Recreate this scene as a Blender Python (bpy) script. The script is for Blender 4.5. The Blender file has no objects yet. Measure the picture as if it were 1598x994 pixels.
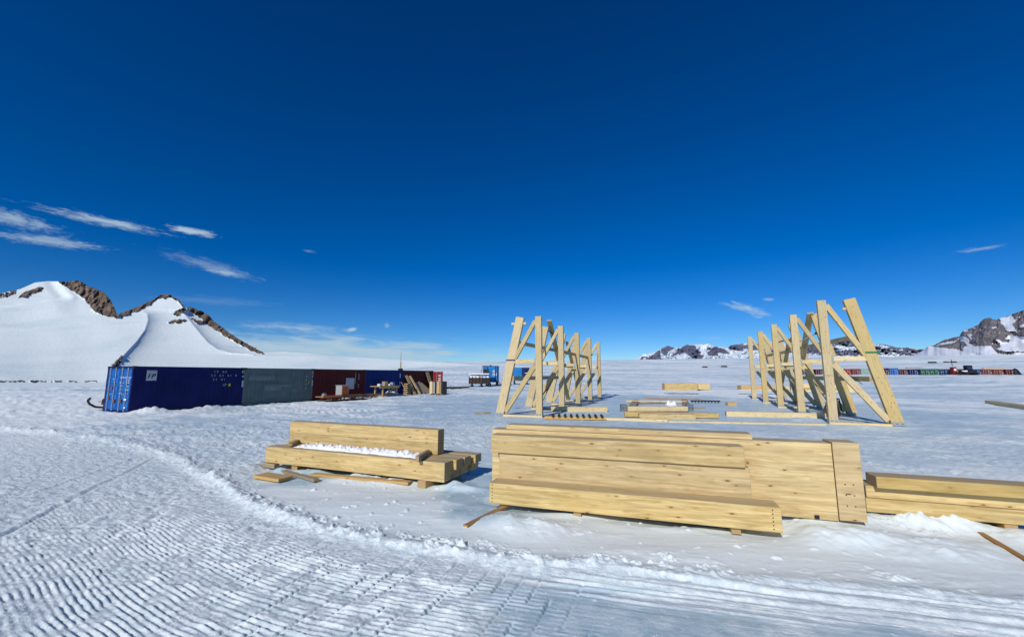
import bpy, bmesh, math, random
import numpy as np
from mathutils import Vector, Matrix
random.seed(7); rng = np.random.default_rng(7)
S = bpy.context.scene
COL = S.collection

# ------------------------------------------------------------------ camera
EYE = 2.1; FPX = 640.0; PITCH = math.radians(7.83)
cd = bpy.data.cameras.new('camera'); cam = bpy.data.objects.new('camera', cd); COL.objects.link(cam)
cam.location = (0, 0, EYE); cam.rotation_euler = (math.radians(90) + PITCH, 0, 0)
cd.sensor_width = 36; cd.lens = FPX / 1598 * 36; cd.clip_start = .1; cd.clip_end = 60000
S.camera = cam

# ------------------------------------------------------------------ sky, sun, exposure
SUN_EL = 33.0; SHADOW_AZ = 27.0           # shadows fall 27 degrees right of straight ahead
w = bpy.data.worlds.new("World"); S.world = w; w.use_nodes = True
NT = w.node_tree; NT.nodes.clear()
S.view_settings.view_transform = 'Standard'; S.view_settings.look = 'None'
S.view_settings.exposure = -0.12; S.view_settings.gamma = 1
sd = bpy.data.lights.new('sun', 'SUN'); so = bpy.data.objects.new('sun', sd); COL.objects.link(so)
sd.energy = 3.95; sd.angle = math.radians(.53); sd.color = (1, .965, .905)
a = math.radians(SHADOW_AZ); e = math.radians(SUN_EL)
ldir = Vector((math.sin(a) * math.cos(e), math.cos(a) * math.cos(e), -math.sin(e)))
so.rotation_euler = ldir.to_track_quat('-Z', 'Y').to_euler()
fw = np.array([0, math.cos(PITCH), math.sin(PITCH)]); upv = np.array([0, -math.sin(PITCH), math.cos(PITCH)])
def ray(x, y): return fw + np.array([1., 0, 0]) * (x - 799) / FPX + upv * (497 - y) / FPX

def N(nt, t, **k):
    n = nt.nodes.new(t)
    for a_, v in k.items(): setattr(n, a_, v)
    return n
def L(nt, a_, b_): nt.links.new(a_, b_)
def M_(nt, op, a_, b_=None, c_=None, clamp=False):
    n = nt.nodes.new('ShaderNodeMath'); n.operation = op; n.use_clamp = clamp
    for i, v in enumerate((a_, b_, c_)):
        if v is None: continue
        if isinstance(v, (int, float)): n.inputs[i].default_value = v
        else: nt.links.new(v, n.inputs[i])
    return n.outputs[0]
def mixc(nt, f, a_, b_, mode='MIX'):
    n = nt.nodes.new('ShaderNodeMix'); n.data_type = 'RGBA'; n.blend_type = mode
    for i, v in ((0, f), (6, a_), (7, b_)):
        if isinstance(v, (int, float)): n.inputs[i].default_value = v
        elif isinstance(v, tuple): n.inputs[i].default_value = (*v[:3], 1)
        else: nt.links.new(v, n.inputs[i])
    return n.outputs[2]
def noise(nt, vec, scale, detail=4, rough=.5, dist=0):
    n = nt.nodes.new('ShaderNodeTexNoise'); nt.links.new(vec, n.inputs['Vector'])
    n.inputs['Scale'].default_value = scale; n.inputs['Detail'].default_value = detail
    n.inputs['Roughness'].default_value = rough; n.inputs['Distortion'].default_value = dist
    return n.outputs['Fac']
def mapping(nt, vec, sc=(1, 1, 1), loc=(0, 0, 0), rot=(0, 0, 0)):
    n = nt.nodes.new('ShaderNodeMapping'); nt.links.new(vec, n.inputs['Vector'])
    n.inputs['Scale'].default_value = sc; n.inputs['Location'].default_value = loc; n.inputs['Rotation'].default_value = rot
    return n.outputs[0]
def mrange(nt, v, a0, a1, b0=0., b1=1.):
    n = nt.nodes.new('ShaderNodeMapRange'); n.interpolation_type = 'SMOOTHSTEP'
    nt.links.new(v, n.inputs[0])
    for i, q in enumerate((a0, a1, b0, b1)): n.inputs[i + 1].default_value = q
    return n.outputs[0]

sky = N(NT, 'ShaderNodeTexSky', sky_type='NISHITA'); sky.sun_disc = False
sky.sun_elevation = math.radians(SUN_EL); sky.sun_rotation = math.radians(180 + SHADOW_AZ)
sky.altitude = 1500; sky.air_density = 1.0; sky.dust_density = 0.0; sky.ozone_density = 4.0
hs = N(NT, 'ShaderNodeHueSaturation'); hs.inputs['Saturation'].default_value = 1.35; hs.inputs['Value'].default_value = 1.0
gm = N(NT, 'ShaderNodeGamma'); gm.inputs['Gamma'].default_value = 1.12; L(NT, sky.outputs[0], gm.inputs['Color']); L(NT, gm.outputs[0], hs.inputs['Color'])
tc = N(NT, 'ShaderNodeTexCoord'); sp = N(NT, 'ShaderNodeSeparateXYZ'); L(NT, tc.outputs['Generated'], sp.inputs[0])
X_, Y_, Z_ = sp.outputs
AZ = M_(NT, 'ARCTAN2', X_, Y_); ELV = M_(NT, 'ARCSINE', Z_)
cmb = N(NT, 'ShaderNodeCombineXYZ'); L(NT, AZ, cmb.inputs[0]); L(NT, ELV, cmb.inputs[1])
acc = None
# every wisp: centre (col,row), half length, half thickness, slope, strength
for (px, py, hl, ht, sl, st) in [
    (15, 340, 110, 24, 15, .62), (75, 376, 115, 15, 8, .62), (165, 346, 128, 13, 11.5, .80), (300, 361, 48, 8.5, 11, 1.1),
    (330, 416, 100, 15, 15, .30), (348, 425, 40, 8, 12, .5), (1163, 481, 46, 10, 14, .75),
    (1200, 467, 13, 4, 0, .5), (1185, 495, 11, 3.5, 5, .45), (1528, 389, 52, 7, -9, .42), (548, 514, 13, 5, -12, .85),
    (604, 508, 6, 5, -10, .5), (470, 511, 100, 9, 4, .38), (540, 545, 330, 32, 3.5, .95), (330, 470, 130, 12, 3, .12),
    (482, 392, 14, 4, 10, .3), (1110, 528, 22, 5, 0, .2)]:
    d = ray(px, py); az0 = math.atan2(d[0], d[1]); el0 = math.asin(d[2] / np.linalg.norm(d))
    d1 = ray(px + math.cos(math.radians(sl)), py + math.sin(math.radians(sl)))
    az1 = math.atan2(d1[0], d1[1]); el1 = math.asin(d1[2] / np.linalg.norm(d1))
    k = math.hypot(az1 - az0, el1 - el0); th = math.atan2(el1 - el0, az1 - az0)
    c, s = math.cos(th), math.sin(th)
    u = M_(NT, 'MULTIPLY_ADD', AZ, c, M_(NT, 'MULTIPLY_ADD', ELV, s, -(az0 * c + el0 * s)))
    v = M_(NT, 'MULTIPLY_ADD', AZ, -s, M_(NT, 'MULTIPLY_ADD', ELV, c, az0 * s - el0 * c))
    u = M_(NT, 'MULTIPLY', u, 1 / (hl * k)); v = M_(NT, 'MULTIPLY', v, 1 / (ht * k))
    cb = N(NT, 'ShaderNodeCombineXYZ'); L(NT, u, cb.inputs[0]); L(NT, v, cb.inputs[1]); cb.inputs[2].default_value = px * .37
    nz = noise(NT, mapping(NT, cb.outputs[0], (min(hl / 28., 3.5), min(ht / 7., 1.8), 1)), 1.6, 7 if hl < 200 else 4, .62 if hl < 200 else .5, .35)
    rr = M_(NT, 'SQRT', M_(NT, 'ADD', M_(NT, 'MULTIPLY', u, u), M_(NT, 'MULTIPLY', v, v)))
    m = M_(NT, 'MULTIPLY_ADD', nz, 1.9, M_(NT, 'MULTIPLY_ADD', rr, -1.0, .02))
    m = M_(NT, 'MULTIPLY', mrange(NT, m, 0., 1.0), st)
    acc = m if acc is None else M_(NT, 'ADD', acc, m)
acc = M_(NT, 'MINIMUM', acc, .9)
deep = mixc(NT, 1.0, hs.outputs[0], (.51, .665, .86), 'MULTIPLY')
colr = mixc(NT, acc, deep, (5.3, 7.0, 8.4))
bg = N(NT, 'ShaderNodeBackground'); bg.inputs['Strength'].default_value = .09
L(NT, colr, bg.inputs['Color'])
wo = N(NT, 'ShaderNodeOutputWorld'); L(NT, bg.outputs[0], wo.inputs[0])

# ------------------------------------------------------------------ helpers
def tag(o, label=None, cat=None, group=None, kind=None):
    if label: o['label'] = label
    if cat: o['category'] = cat
    if group: o['group'] = group
    if kind: o['kind'] = kind
    return o
def thing(name, label, cat, loc=(0, 0, 0), rz=0, group=None):
    o = bpy.data.objects.new(name, None); COL.objects.link(o); o.location = loc; o.rotation_euler = (0, 0, rz)
    o.empty_display_size = .3
    return tag(o, label, cat, group)
def mobj(name, me, mat=None, parent=None, M=None):
    if mat and not me.materials: me.materials.append(mat)
    o = bpy.data.objects.new(name, me); COL.objects.link(o)
    if parent: o.parent = parent
    if M is not None: o.matrix_basis = M
    return o
def frommesh(name, V, Fc, mat=None, parent=None, M=None, smooth=False):
    me = bpy.data.meshes.new(name); me.from_pydata([tuple(v) for v in V], [], Fc); me.update()
    if smooth: me.shade_smooth()
    return mobj(name, me, mat, parent, M)
_boxc = {}
def boxmesh(l, w_, h, bev=.006):
    key = (round(l, 3), round(w_, 3), round(h, 3), bev)
    if key in _boxc: return _boxc[key]
    bm = bmesh.new(); bmesh.ops.create_cube(bm, size=1)
    for v in bm.verts: v.co = Vector((v.co.x * l, v.co.y * w_, v.co.z * h))
    if bev: bmesh.ops.bevel(bm, geom=bm.edges[:], offset=bev, segments=1, affect='EDGES')
    me = bpy.data.meshes.new('box'); bm.to_mesh(me); bm.free(); _boxc[key] = me
    return me
def axes(p0, p1, up=(0, 0, 1)):
    p0 = Vector(p0); p1 = Vector(p1); x = (p1 - p0).normalized(); upn = Vector(up)
    y = upn.cross(x).normalized(); z = x.cross(y)
    m = Matrix((x, y, z)).transposed().to_4x4(); m.translation = (p0 + p1) / 2
    return m, (p1 - p0).length
_mc = {}
def bar(name, p0, p1, w_, h, mat, parent=None, up=(0, 0, 1), bev=.006, label=None, cat=None, group=None):
    """squared timber from p0 to p1 (centre line); own mesh per material"""
    M, l = axes(p0, p1, up)
    key = (round(l, 3), round(w_, 3), round(h, 3), bev, mat.name)
    if key not in _mc:
        me = boxmesh(l, w_, h, bev).copy(); me.name = name; me.materials.clear(); me.materials.append(mat); _mc[key] = me
    o = mobj(name, _mc[key], None, parent, M)
    return tag(o, label, cat, group)
def box(name, lo, hi, mat, parent=None, bev=.004, M=None, label=None, cat=None, group=None):
    lo = Vector(lo); hi = Vector(hi); c = (lo + hi) / 2; s = hi - lo
    return bar(name, (c.x - s.x / 2, c.y, c.z), (c.x + s.x / 2, c.y, c.z), s.y, s.z, mat, parent, bev=bev, label=label, cat=cat, group=group)
def cyl(name, p0, p1, r, mat, parent=None, n=10, r2=None, label=None, cat=None, group=None):
    M, l = axes(p0, p1, (0, 0, 1) if abs((Vector(p1) - Vector(p0)).normalized().z) < .95 else (1, 0, 0))
    r2 = r if r2 is None else r2
    V = [(-l / 2, r * math.cos(2 * math.pi * i / n), r * math.sin(2 * math.pi * i / n)) for i in range(n)] + \
        [(l / 2, r2 * math.cos(2 * math.pi * i / n), r2 * math.sin(2 * math.pi * i / n)) for i in range(n)]
    Fc = [(i, (i + 1) % n, n + (i + 1) % n, n + i) for i in range(n)] + [tuple(range(n))[::-1], tuple(range(n, 2 * n))]
    return tag(frommesh(name, V, Fc, mat, parent, M), label, cat, group)
def multi(name, parts, mat, parent=None):
    """several boxes (lo,hi) joined into one part"""
    V, Fc = [], []
    for lo, hi in parts:
        b = len(V)
        for z in (lo[2], hi[2]):
            V += [(lo[0], lo[1], z), (hi[0], lo[1], z), (hi[0], hi[1], z), (lo[0], hi[1], z)]
        Fc += [tuple(b + i for i in f) for f in ((0, 3, 2, 1), (4, 5, 6, 7), (0, 1, 5, 4), (1, 2, 6, 5), (2, 3, 7, 6), (3, 0, 4, 7))]
    return frommesh(name, V, Fc, mat, parent)
def text(name, s, size, mat, parent, M, shear=0, bold=0, spacing=1.0):
    # one object per character, set side by side along the line
    adv = size * .62 * spacing; n_ = len(s)
    for i_, ch in enumerate(s):
        if ch != ' ': glyph('letter', ch, size, mat, parent, M @ Matrix.Translation(((i_ - (n_ - 1) / 2) * adv, 0, 0)), shear, bold)
def glyph(name, s, size, mat, parent, M, shear=0, bold=0, spacing=1.0):
    cu = bpy.data.curves.new(name, 'FONT'); cu.body = s; cu.size = size; cu.shear = shear; cu.offset = bold
    cu.align_x = 'CENTER'; cu.align_y = 'CENTER'; cu.extrude = .002; cu.resolution_u = 2; cu.space_character = spacing
    t = bpy.data.objects.new('tmp', cu); COL.objects.link(t)
    me = bpy.data.meshes.new_from_object(t); bpy.data.objects.remove(t); bpy.data.curves.remove(cu)
    return mobj(name, me, mat, parent, M)
def wallM(x, y, z, rz):            # text plane standing upright, facing -Y turned by rz
    return Matrix.Translation((x, y, z)) @ Matrix.Rotation(rz, 4, 'Z') @ Matrix.Rotation(math.pi / 2, 4, 'X')

# ------------------------------------------------------------------ numpy noise
def _hash(ix, iy, seed):
    h = (ix.astype(np.int64) * 374761393 + iy.astype(np.int64) * 668265263 + seed * 974634777) & 0xffffffff
    h = ((h ^ (h >> 13)) * 1274126177) & 0xffffffff
    return ((h ^ (h >> 16)) & 0xffff) / 65535.0
def vn(x, y, seed=0):
    x, y = np.broadcast_arrays(np.asarray(x, float), np.asarray(y, float))
    ix = np.floor(x); iy = np.floor(y); fx = x - ix; fy = y - iy
    fx = fx * fx * fx * (fx * (fx * 6 - 15) + 10); fy = fy * fy * fy * (fy * (fy * 6 - 15) + 10)
    a_ = _hash(ix, iy, seed); b_ = _hash(ix + 1, iy, seed); c_ = _hash(ix, iy + 1, seed); d_ = _hash(ix + 1, iy + 1, seed)
    return (a_ + (b_ - a_) * fx + (c_ - a_) * fy + (a_ - b_ - c_ + d_) * fx * fy) * 2 - 1
def fbm(x, y, oct=4, seed=0, g=.5):
    s = 0; am = 1; t = 0
    for i in range(oct):
        s = s + am * vn(x * 2 ** i * (.8 + .0) + y * .31 * 2 ** i + i * 17.3, y * 2 ** i * .8 - x * .31 * 2 ** i + i * 9.1, seed + i); t += am; am *= g
    return s / t
def sm(a_, b_, x):
    t = np.clip((x - a_) / (b_ - a_), 0, 1); return t * t * (3 - 2 * t)
def seglist(P, x, y):
    """distance, signed side and arclength parameter to a polyline"""
    best = np.full(x.shape, 1e9); side = np.ones(x.shape); par = np.zeros(x.shape); acc_ = 0
    for (x0, y0), (x1, y1) in zip(P[:-1], P[1:]):
        dx, dy = x1 - x0, y1 - y0; l = math.hypot(dx, dy)
        t = np.clip(((x - x0) * dx + (y - y0) * dy) / l ** 2, 0, 1)
        d = np.hypot(x - x0 - t * dx, y - y0 - t * dy)
        sd_ = np.sign((x - x0) * dy * -1 + (y - y0) * dx)
        m = d < best; best = np.where(m, d, best); side = np.where(m, sd_, side); par = np.where(m, acc_ + t * l, par); acc_ += l
    return best, side, par

# ------------------------------------------------------------------ ground (macro form, then relief)
def crest(x, y):
    """height of the far snow rise by bearing"""
    az = np.degrees(np.arctan2(x, y))
    return np.interp(az, [-180, -60, -34, -27, -18, -11, -5, 8, 22, 38, 48, 60, 120, 180],
                     [-3.6, -3.6, -3.6, -1.5, 15, 25, 26, 28, 28, 27.2, 25, 20, 10, -3.6])
def macro(x, y):
    r = np.hypot(x, y)
    t = np.clip((r - 60) / 640, 0, 1)
    up_ = crest(x, y)
    z = np.where(up_ > 0, up_ * t ** 1.65, up_ * np.clip((r - 60) / 260, 0, 1))
    z = z + .35 * fbm(x / 38, y / 38, 2, 5) * sm(75, 150, r) + 1.6 * fbm(x / 170, y / 170, 2, 9) * sm(150, 500, r)
    azd = np.degrees(np.arctan2(x, y))
    z = z + .5 * sm(100, 150, r) * (1 - sm(210, 320, r)) * sm(27, 34, azd) * (1 - sm(70, 90, azd))      # low bank before the far containers
    return z
def GZ(px, py, z=0.0):
    """world point on a horizontal plane z (near ground is level) on the sight line through a photo point"""
    d = ray(px, py); t = (z - EYE) / d[2]; return (d[0] * t, d[1] * t, z)
def GT(px, py):
    d = ray(px, py); d = d / np.linalg.norm(d); t = 20.
    while t < 3000:
        p = np.array([0, 0, EYE]) + d * t
        if p[2] < float(macro(p[0], p[1])): break
        t *= 1.004
    return (p[0], p[1], float(macro(p[0], p[1])))

BERM = [(-40, 22), (-27, 19), (-20.41, 16.79), (-15.15, 14.71), (-10.49, 12.2), (-8.96, 11.07), (-6.21, 8.85), (-4.13, 6.97), (-2.67, 6.07),
        (-1.44, 5.5), (-.76, 5.27), (.15, 4.93), (1.38, 4.74), (2.67, 4.6), (3.83, 4.4), (4.8, 4.17), (8, 3.2), (14, 1.2)]
def relief(x, y):
    """returns height offset, icy mask, smooth-drift mask"""
    r = np.hypot(x, y)
    d, sd_, par = seglist(BERM, x, y)
    wob = .10 * fbm(x * .9, y * .9, 3, 21)
    s = d * sd_ + wob                                   # + = far side
    near = 1 - sm(16, 30, r)
    cam_side = 1 - sm(-.12, .05, s)
    # --- berm thrown up along the edge of the packed track
    lump = .5 + .5 * fbm(x * 7, y * 7, 3, 3)
    chunk = np.clip(fbm(x * 13, y * 13, 3, 4) - .12, 0, 1)
    prof = np.exp(-np.where(s > 0, s / .17, s / .13) ** 2)
    wide = 1 + 1.3 * sm(-6, -12, -(-x) * 1.0) if False else 1 + 1.2 * sm(6, 14, -x)
    prof = np.exp(-np.where(s > 0, s / (.17 * wide), s / (.13 * wide)) ** 2)
    hgt = (.045 + .03 * fbm(par * .8, par * 0, 2, 8)) * (.55 + .9 * lump * np.interp(x, [.5, 2.5], [1, .25])) * np.interp(x, [-12, -4, 1.5, 3], [1.25, 1.25, .8, .95])
    z = prof * hgt + chunk * .085 * np.exp(-((s - .12) / (.22 * wide)) ** 2) * np.interp(x, [-3, 1.6, 3], [1, .8, .35])
    z = z - .022 * cam_side * near
    # --- cleat stripes, all parallel curves bending from the left to run along the berm
    xs = np.linspace(-30, 12, 600); sl = np.interp(xs, [-30, -3.3, -1.4, 12], [-.65, -.65, -.27, -.27])
    gi = np.cumsum(sl) * (xs[1] - xs[0]); gx = np.interp(x, xs, gi)
    p = (y - gx) * .86
    p = p + .075 * fbm(x * .85 + 3, y * .85, 2, 31) * np.interp(x, [-3, -1], [1, .35]) + .009 * fbm(x * 4, y * 4, 2, 32)
    st = np.sin(2 * math.pi * p / .060)
    st = np.where(st > 0, st ** .8 if False else np.abs(st) ** .7 * np.sign(st), st * .55)
    msk = sm(-.45, .10, fbm(x * .55 + 7, y * .55 + 1, 2, 33)) * (.25 + .95 * sm(-.35, .4, fbm(x * 6.5, y * 6.5, 2, 34)))
    rut1 = x + .463 * (y - 5.77) + 6.78 + .05 * fbm(y * .8, y * 0, 2, 40) + .02 * fbm(y * 5, y * 0, 2, 42); rut2 = x + .327 * (y - 7.07) + 8.39 + .04 * fbm(y * .9, y * 0, 2, 41)
    between = sm(-.1, .1, -rut1)
    A = cam_side * near * sm(-.25, -.9, s) * (1 - .75 * between * (1 - sm(-9.2, -9.6, x) )) * (1 - sm(-1.0, 1.2, x)) * sm(12, 8, r)
    z = z + A * (.0105 * st * msk + .006 * np.abs(fbm(x * 16, y * 16, 2, 38)))
    # smoother, broader ridges at the bottom centre
    D = cam_side * sm(4.75, 4.2, y + .22 * x) * sm(-3.2, -2.4, x) * (1 - sm(-.9, -.1, x))
    p2 = p + .02 * fbm(x, y, 2, 36)
    z = z + D * .009 * np.sin(2 * math.pi * p2 / .085) * (.5 + .6 * vn(p * 5, p * 0 + x * .3, 37))
    # --- lengthwise streaks on the right
    C = cam_side * sm(-.6, 1.2, x) * near * (1 - .8 * sm(.42, .62, -s - .05 * x))
    z = z + C * .019 * (vn(p * 16, x * .45, 51) + .7 * vn(p * 31, x * .9, 52)) * sm(-1.5, -.9, s) * sm(-.9, .1, fbm(x * .7, y * 2, 2, 53) + .3)
    # --- cross cuts left by grousers, running up and away
    q = x * .93 - y * .37 + .05 * fbm(x * .6, y * .6, 2, 61)
    qq = q / .2 + .2 * fbm(q * 2, q * 0, 1, 62); fr = np.abs(qq - np.round(qq)) * .2
    on = sm(.0, .25, vn(np.round(qq) * 7.7, p * 2.1 + np.round(qq) * 3, 63) + .25) * (.6 + .4 * vn(p * 6, qq, 67))
    Bm = cam_side * sm(-.12, -.4, s) * sm(-3.3, -2.5, x) * (1 - sm(.35, .9, x)) * sm(3.0, 3.4, y)
    z = z - Bm * on * .042 * np.exp(-(fr / .014) ** 2) + Bm * on * .006 * np.exp(-((fr - .035) / .02) ** 2)
    # --- ruts
    for rt_, dep, wd in ((rut1, .022, .020), (rut2, .014, .018)):
        lim = sm(5.0, 5.8, y) * sm(.0, -.6, s)
        z = z + lim * (-dep * np.exp(-(rt_ / wd) ** 2) + .012 * np.exp(-((rt_ + .1) / .06) ** 2)) * near
    # --- ice pans
    ice = cam_side * sm(.42, .62, -s - .05 * x + .16 * fbm(x * 1.3, y * 1.3, 3, 71)) * sm(-.5, .1, x + .4 * fbm(x, y * 2, 2, 72)) * (1 - sm(3.4, 4.2, x))
    ice = np.maximum(ice * sm(-.5, .0, fbm(x * 2.2, y * 2.2, 3, 73) + .3), cam_side * .8 * sm(1.2, .7, np.hypot((x - .75) / .75, (y - 4.45) / .09)))
    farside = sm(-.05, .15, s)
    def pan(cx, cy, rx, ry, sd2, rot=0):
        c_, s_ = math.cos(rot), math.sin(rot); xx = (x - cx) * c_ + (y - cy) * s_; yy = -(x - cx) * s_ + (y - cy) * c_
        return sm(1.25, .75, np.hypot(xx / rx, yy / ry) + .5 * fbm(x * 1.3, y * 1.3, 3, sd2))
    pans = np.maximum.reduce([pan(-.75, 8.2, .8, 2.0, 81, .3), pan(6, 29, 14, 11, 82, .36) * .85, pan(14, 25, 12, 9, 84, .3) * .8,
                              pan(-4.2, 9.2, 1.2, .9, 83), pan(3.0, 11, 8, 1.5, 86) * .5, pan(1.0, 19, 7, 1.2, 87, -.36) * .6])
    ice = np.maximum(ice, pans * farside)
    # --- drift field round the stacks: smooth; elsewhere rough
    dr = farside * sm(-6.2, -4.2, x + .6 * fbm(x * .7, y * .7, 2, 91)) * (1 - sm(9.2, 11.5, y + .7 * fbm(x * .6, y * .6, 2, 92) + .15 * (x - 2)))
    rough_amt = (1 - dr) * (1 - .85 * ice)
    fine = fbm(x * 11, y * 11, 3, 101); mid = fbm(x * 3.1, y * 3.1, 3, 102)
    z = z + rough_amt * near * (.010 * fine * (.6 + .8 * sm(-.3, .4, fbm(x * 1.2, y * 1.2, 2, 103))) * np.interp(r, [4, 7, 9, 20], [.6, 1.6, 1.9, 1.6]) * (1 - .45 * C))
    z = z + rough_amt * .013 * fbm(x * 1.6, y * 4, 3, 104) * farside * sm(8, 20, r) * (1 - sm(50, 90, r))
    # --- sastrugi further off, stretched along the row direction
    a1 = x * .36 + y * .93; b1 = x * .93 - y * .36
    z = z + farside * (1 - dr) * (1 - .7 * ice) * sm(9, 16, r) * (1 - sm(120, 300, r)) * .055 * np.abs(fbm(b1 * .55, a1 * 1.3, 4, 105, .6))
    pt = .25 + .75 * sm(-.3, .35, fbm(b1 * .12, a1 * .3, 3, 141))
    for lo_, hi_, am_, fq, sd3 in ((9, 38, .048, 2.6, 143), (26, 95, .13, .9, 147), (70, 400, .36, .30, 151)):
        z = z + farside * (1 - dr) * (1 - .8 * ice) * sm(lo_, lo_ * 1.5, r) * (1 - sm(hi_ * .7, hi_ * 1.2, r)) * am_ * pt * (np.abs(fbm(b1 * fq * .8, a1 * fq * 1.2, 3, sd3, .65)) * 1.6 - .3)
    z = z + farside * sm(22, 60, r) * .16 * (np.abs(fbm(b1 * .09, a1 * .35, 4, 117, .6)) - .2)
    # tractor tracks passing behind the stacks
    trk = b1 * .25 + a1; tr = np.exp(-((trk - 13.6 - .3 * fbm(b1 * .2, b1 * 0, 1, 107)) / .35) ** 2) + np.exp(-((trk - 15.6 - .3 * fbm(b1 * .2, b1 * 0, 1, 108)) / .35) ** 2)
    z = z + tr * farside * .035 * (np.sin(b1 * 2 * math.pi / .28) * .8 + fbm(x * 6, y * 6, 2, 109))
    # smooth drift ripples
    z = z + dr * (.010 * fbm(x * .8 + y * .5, y * 3.2, 3, 111) + .0035 * fbm(x * 2.4, y * 9, 3, 112) + .004 * np.clip(fbm(x * 3, y * 7, 3, 113) - .2, 0, 1) * 4)
    crumbs = np.clip(fbm(x * 9, y * 9, 2, 114) - .58, 0, 1) * dr * .08
    z = z + crumbs
    # mounds and hollows against the stacks: (x, y, rx, ry, h)
    for mx, my, rx, ry, h in [(.35, 5.95, .55, .30, .10), (-.1, 6.15, .22, .35, .06), (4.35, 5.55, .55, .24, .15), (3.95, 5.72, .2, .2, .07),
                              (5.2, 5.25, .7, .3, .10), (5.7, 6.05, .35, .22, .17), (6.15, 5.95, .35, .2, .15), (6.6, 5.6, .5, .3, .10),
                              (5.2, 6.4, .3, .2, .10), (7.6, 5.6, .8, .25, .09), (-1.1, 8.05, .28, .14, .12), (-.75, 7.9, .35, .1, .06),
                              (-3.1, 8.7, .7, .22, .09), (-2.2, 8.4, .6, .18, .08), (-4.3, 9.3, .5, .2, .10), (-5.0, 9.2, .25, .15, .10),
                              (-1.8, 6.9, 1.3, .5, .06), (-.6, 6.3, .9, .35, .05), (-5.9, 9.6, .3, .7, .12), (-6.1, 8.9, .2, .4, .08),
                              (2.1, 5.25, 1.2, .3, .03), (13.6, 19.6, .9, .5, .12), (-20.2, 23.5, .8, .6, .35), (-19.0, 26.2, .25, 1.6, .22),
                              (-12.4, 42.4, .7, 1.6, .6), (4.6, 6.15, .75, .2, .13), (4.5, 5.9, .7, .2, .06), (3.0, 6.0, .8, .12, .04), (1.2, 6.55, .9, .12, .05)]:
        e_ = ((x - mx) / rx) ** 2 + ((y - my) / ry) ** 2
        z = z + np.exp(-e_) * h * (1 + .35 * fbm(x * 6, y * 6, 3, 121) * (h > .08))
    # broken snow clods at a few spots
    for mx, my, rx in [(5.75, 6.1, .55), (-2.6, 8.9, .6), (1.75, 4.95, .25), (.95, 5.0, .2), (-.55, 5.4, .25), (4.0, 4.62, .16)]:
        e_ = np.hypot(x - mx, (y - my) * 1.5) / rx
        z = z + np.exp(-e_ ** 2) * np.clip(fbm(x * 12, y * 12, 3, 131), 0, 1) * .12
    # hollow scoured below the front beams
    for (x0, y0, x1, y1) in [(-.3, 7.2, 3.6, 5.95), (5.2, 6.7, 9, 5.9), (-5.7, 9.9, -1.3, 8.55)]:
        dd, _, _ = seglist([(x0, y0), (x1, y1)], x, y); z = z - .05 * np.exp(-(dd / .28) ** 2)
    return z, np.clip(ice, 0, 1), np.clip(dr, 0, 1)

def build_ground():
    H2 = EYE; f = 410.
    yy = np.concatenate([np.arange(H2 * f / 3.15, H2 * f / 9.5, -.28), np.arange(H2 * f / 9.5, H2 * f / 70, -.5)]); rn = H2 * f / yy
    rs = np.concatenate([[.02, .5, 1, 1.5, 2, 2.5, 2.9], rn, np.geomspace(rn[-1] * 1.03, 16000, 85)])
    azf = np.arange(-60, 60.001, .118); azb = np.arange(63, 297, 3.9)
    az = np.radians(np.concatenate([azf, azb])); nr, na = len(rs), len(az)
    R, A = np.meshgrid(rs, az, indexing='ij'); x = (R * np.sin(A)).ravel(); y = (R * np.cos(A)).ravel()
    z = macro(x, y); ice = np.zeros_like(z); dr = np.zeros_like(z)
    m = np.hypot(x, y) < 420
    dz, ic, d2 = relief(x[m], y[m]); z[m] += dz; ice[m] = ic; dr[m] = d2
    z[0:na] = z[0]
    V = np.stack([x, y, z], 1).astype(np.float32)
    i = np.arange(nr - 1)[:, None]; j = np.arange(na)[None]; j2 = (j + 1) % na
    q = np.stack([i * na + j, (i + 1) * na + j, (i + 1) * na + j2, i * na + j2], -1).reshape(-1, 4)[:, ::-1].astype(np.int32)
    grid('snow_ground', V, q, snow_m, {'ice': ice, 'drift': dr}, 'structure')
def grid(name, V, q, mat, attrs=None, kind=None, label=None, cat=None):
    me = bpy.data.meshes.new(name); me.vertices.add(len(V)); me.vertices.foreach_set('co', V.astype(np.float32).ravel())
    me.loops.add(q.size); me.loops.foreach_set('vertex_index', q.ravel())
    me.polygons.add(len(q)); me.polygons.foreach_set('loop_start', np.arange(0, q.size, 4, dtype=np.int32))
    me.update(calc_edges=True); me.shade_smooth()
    for k, v in (attrs or {}).items():
        at = me.attributes.new(k, 'FLOAT', 'POINT'); at.data.foreach_set('value', v.astype(np.float32))
    o = mobj(name, me, mat); return tag(o, label, cat, None, kind)

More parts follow.
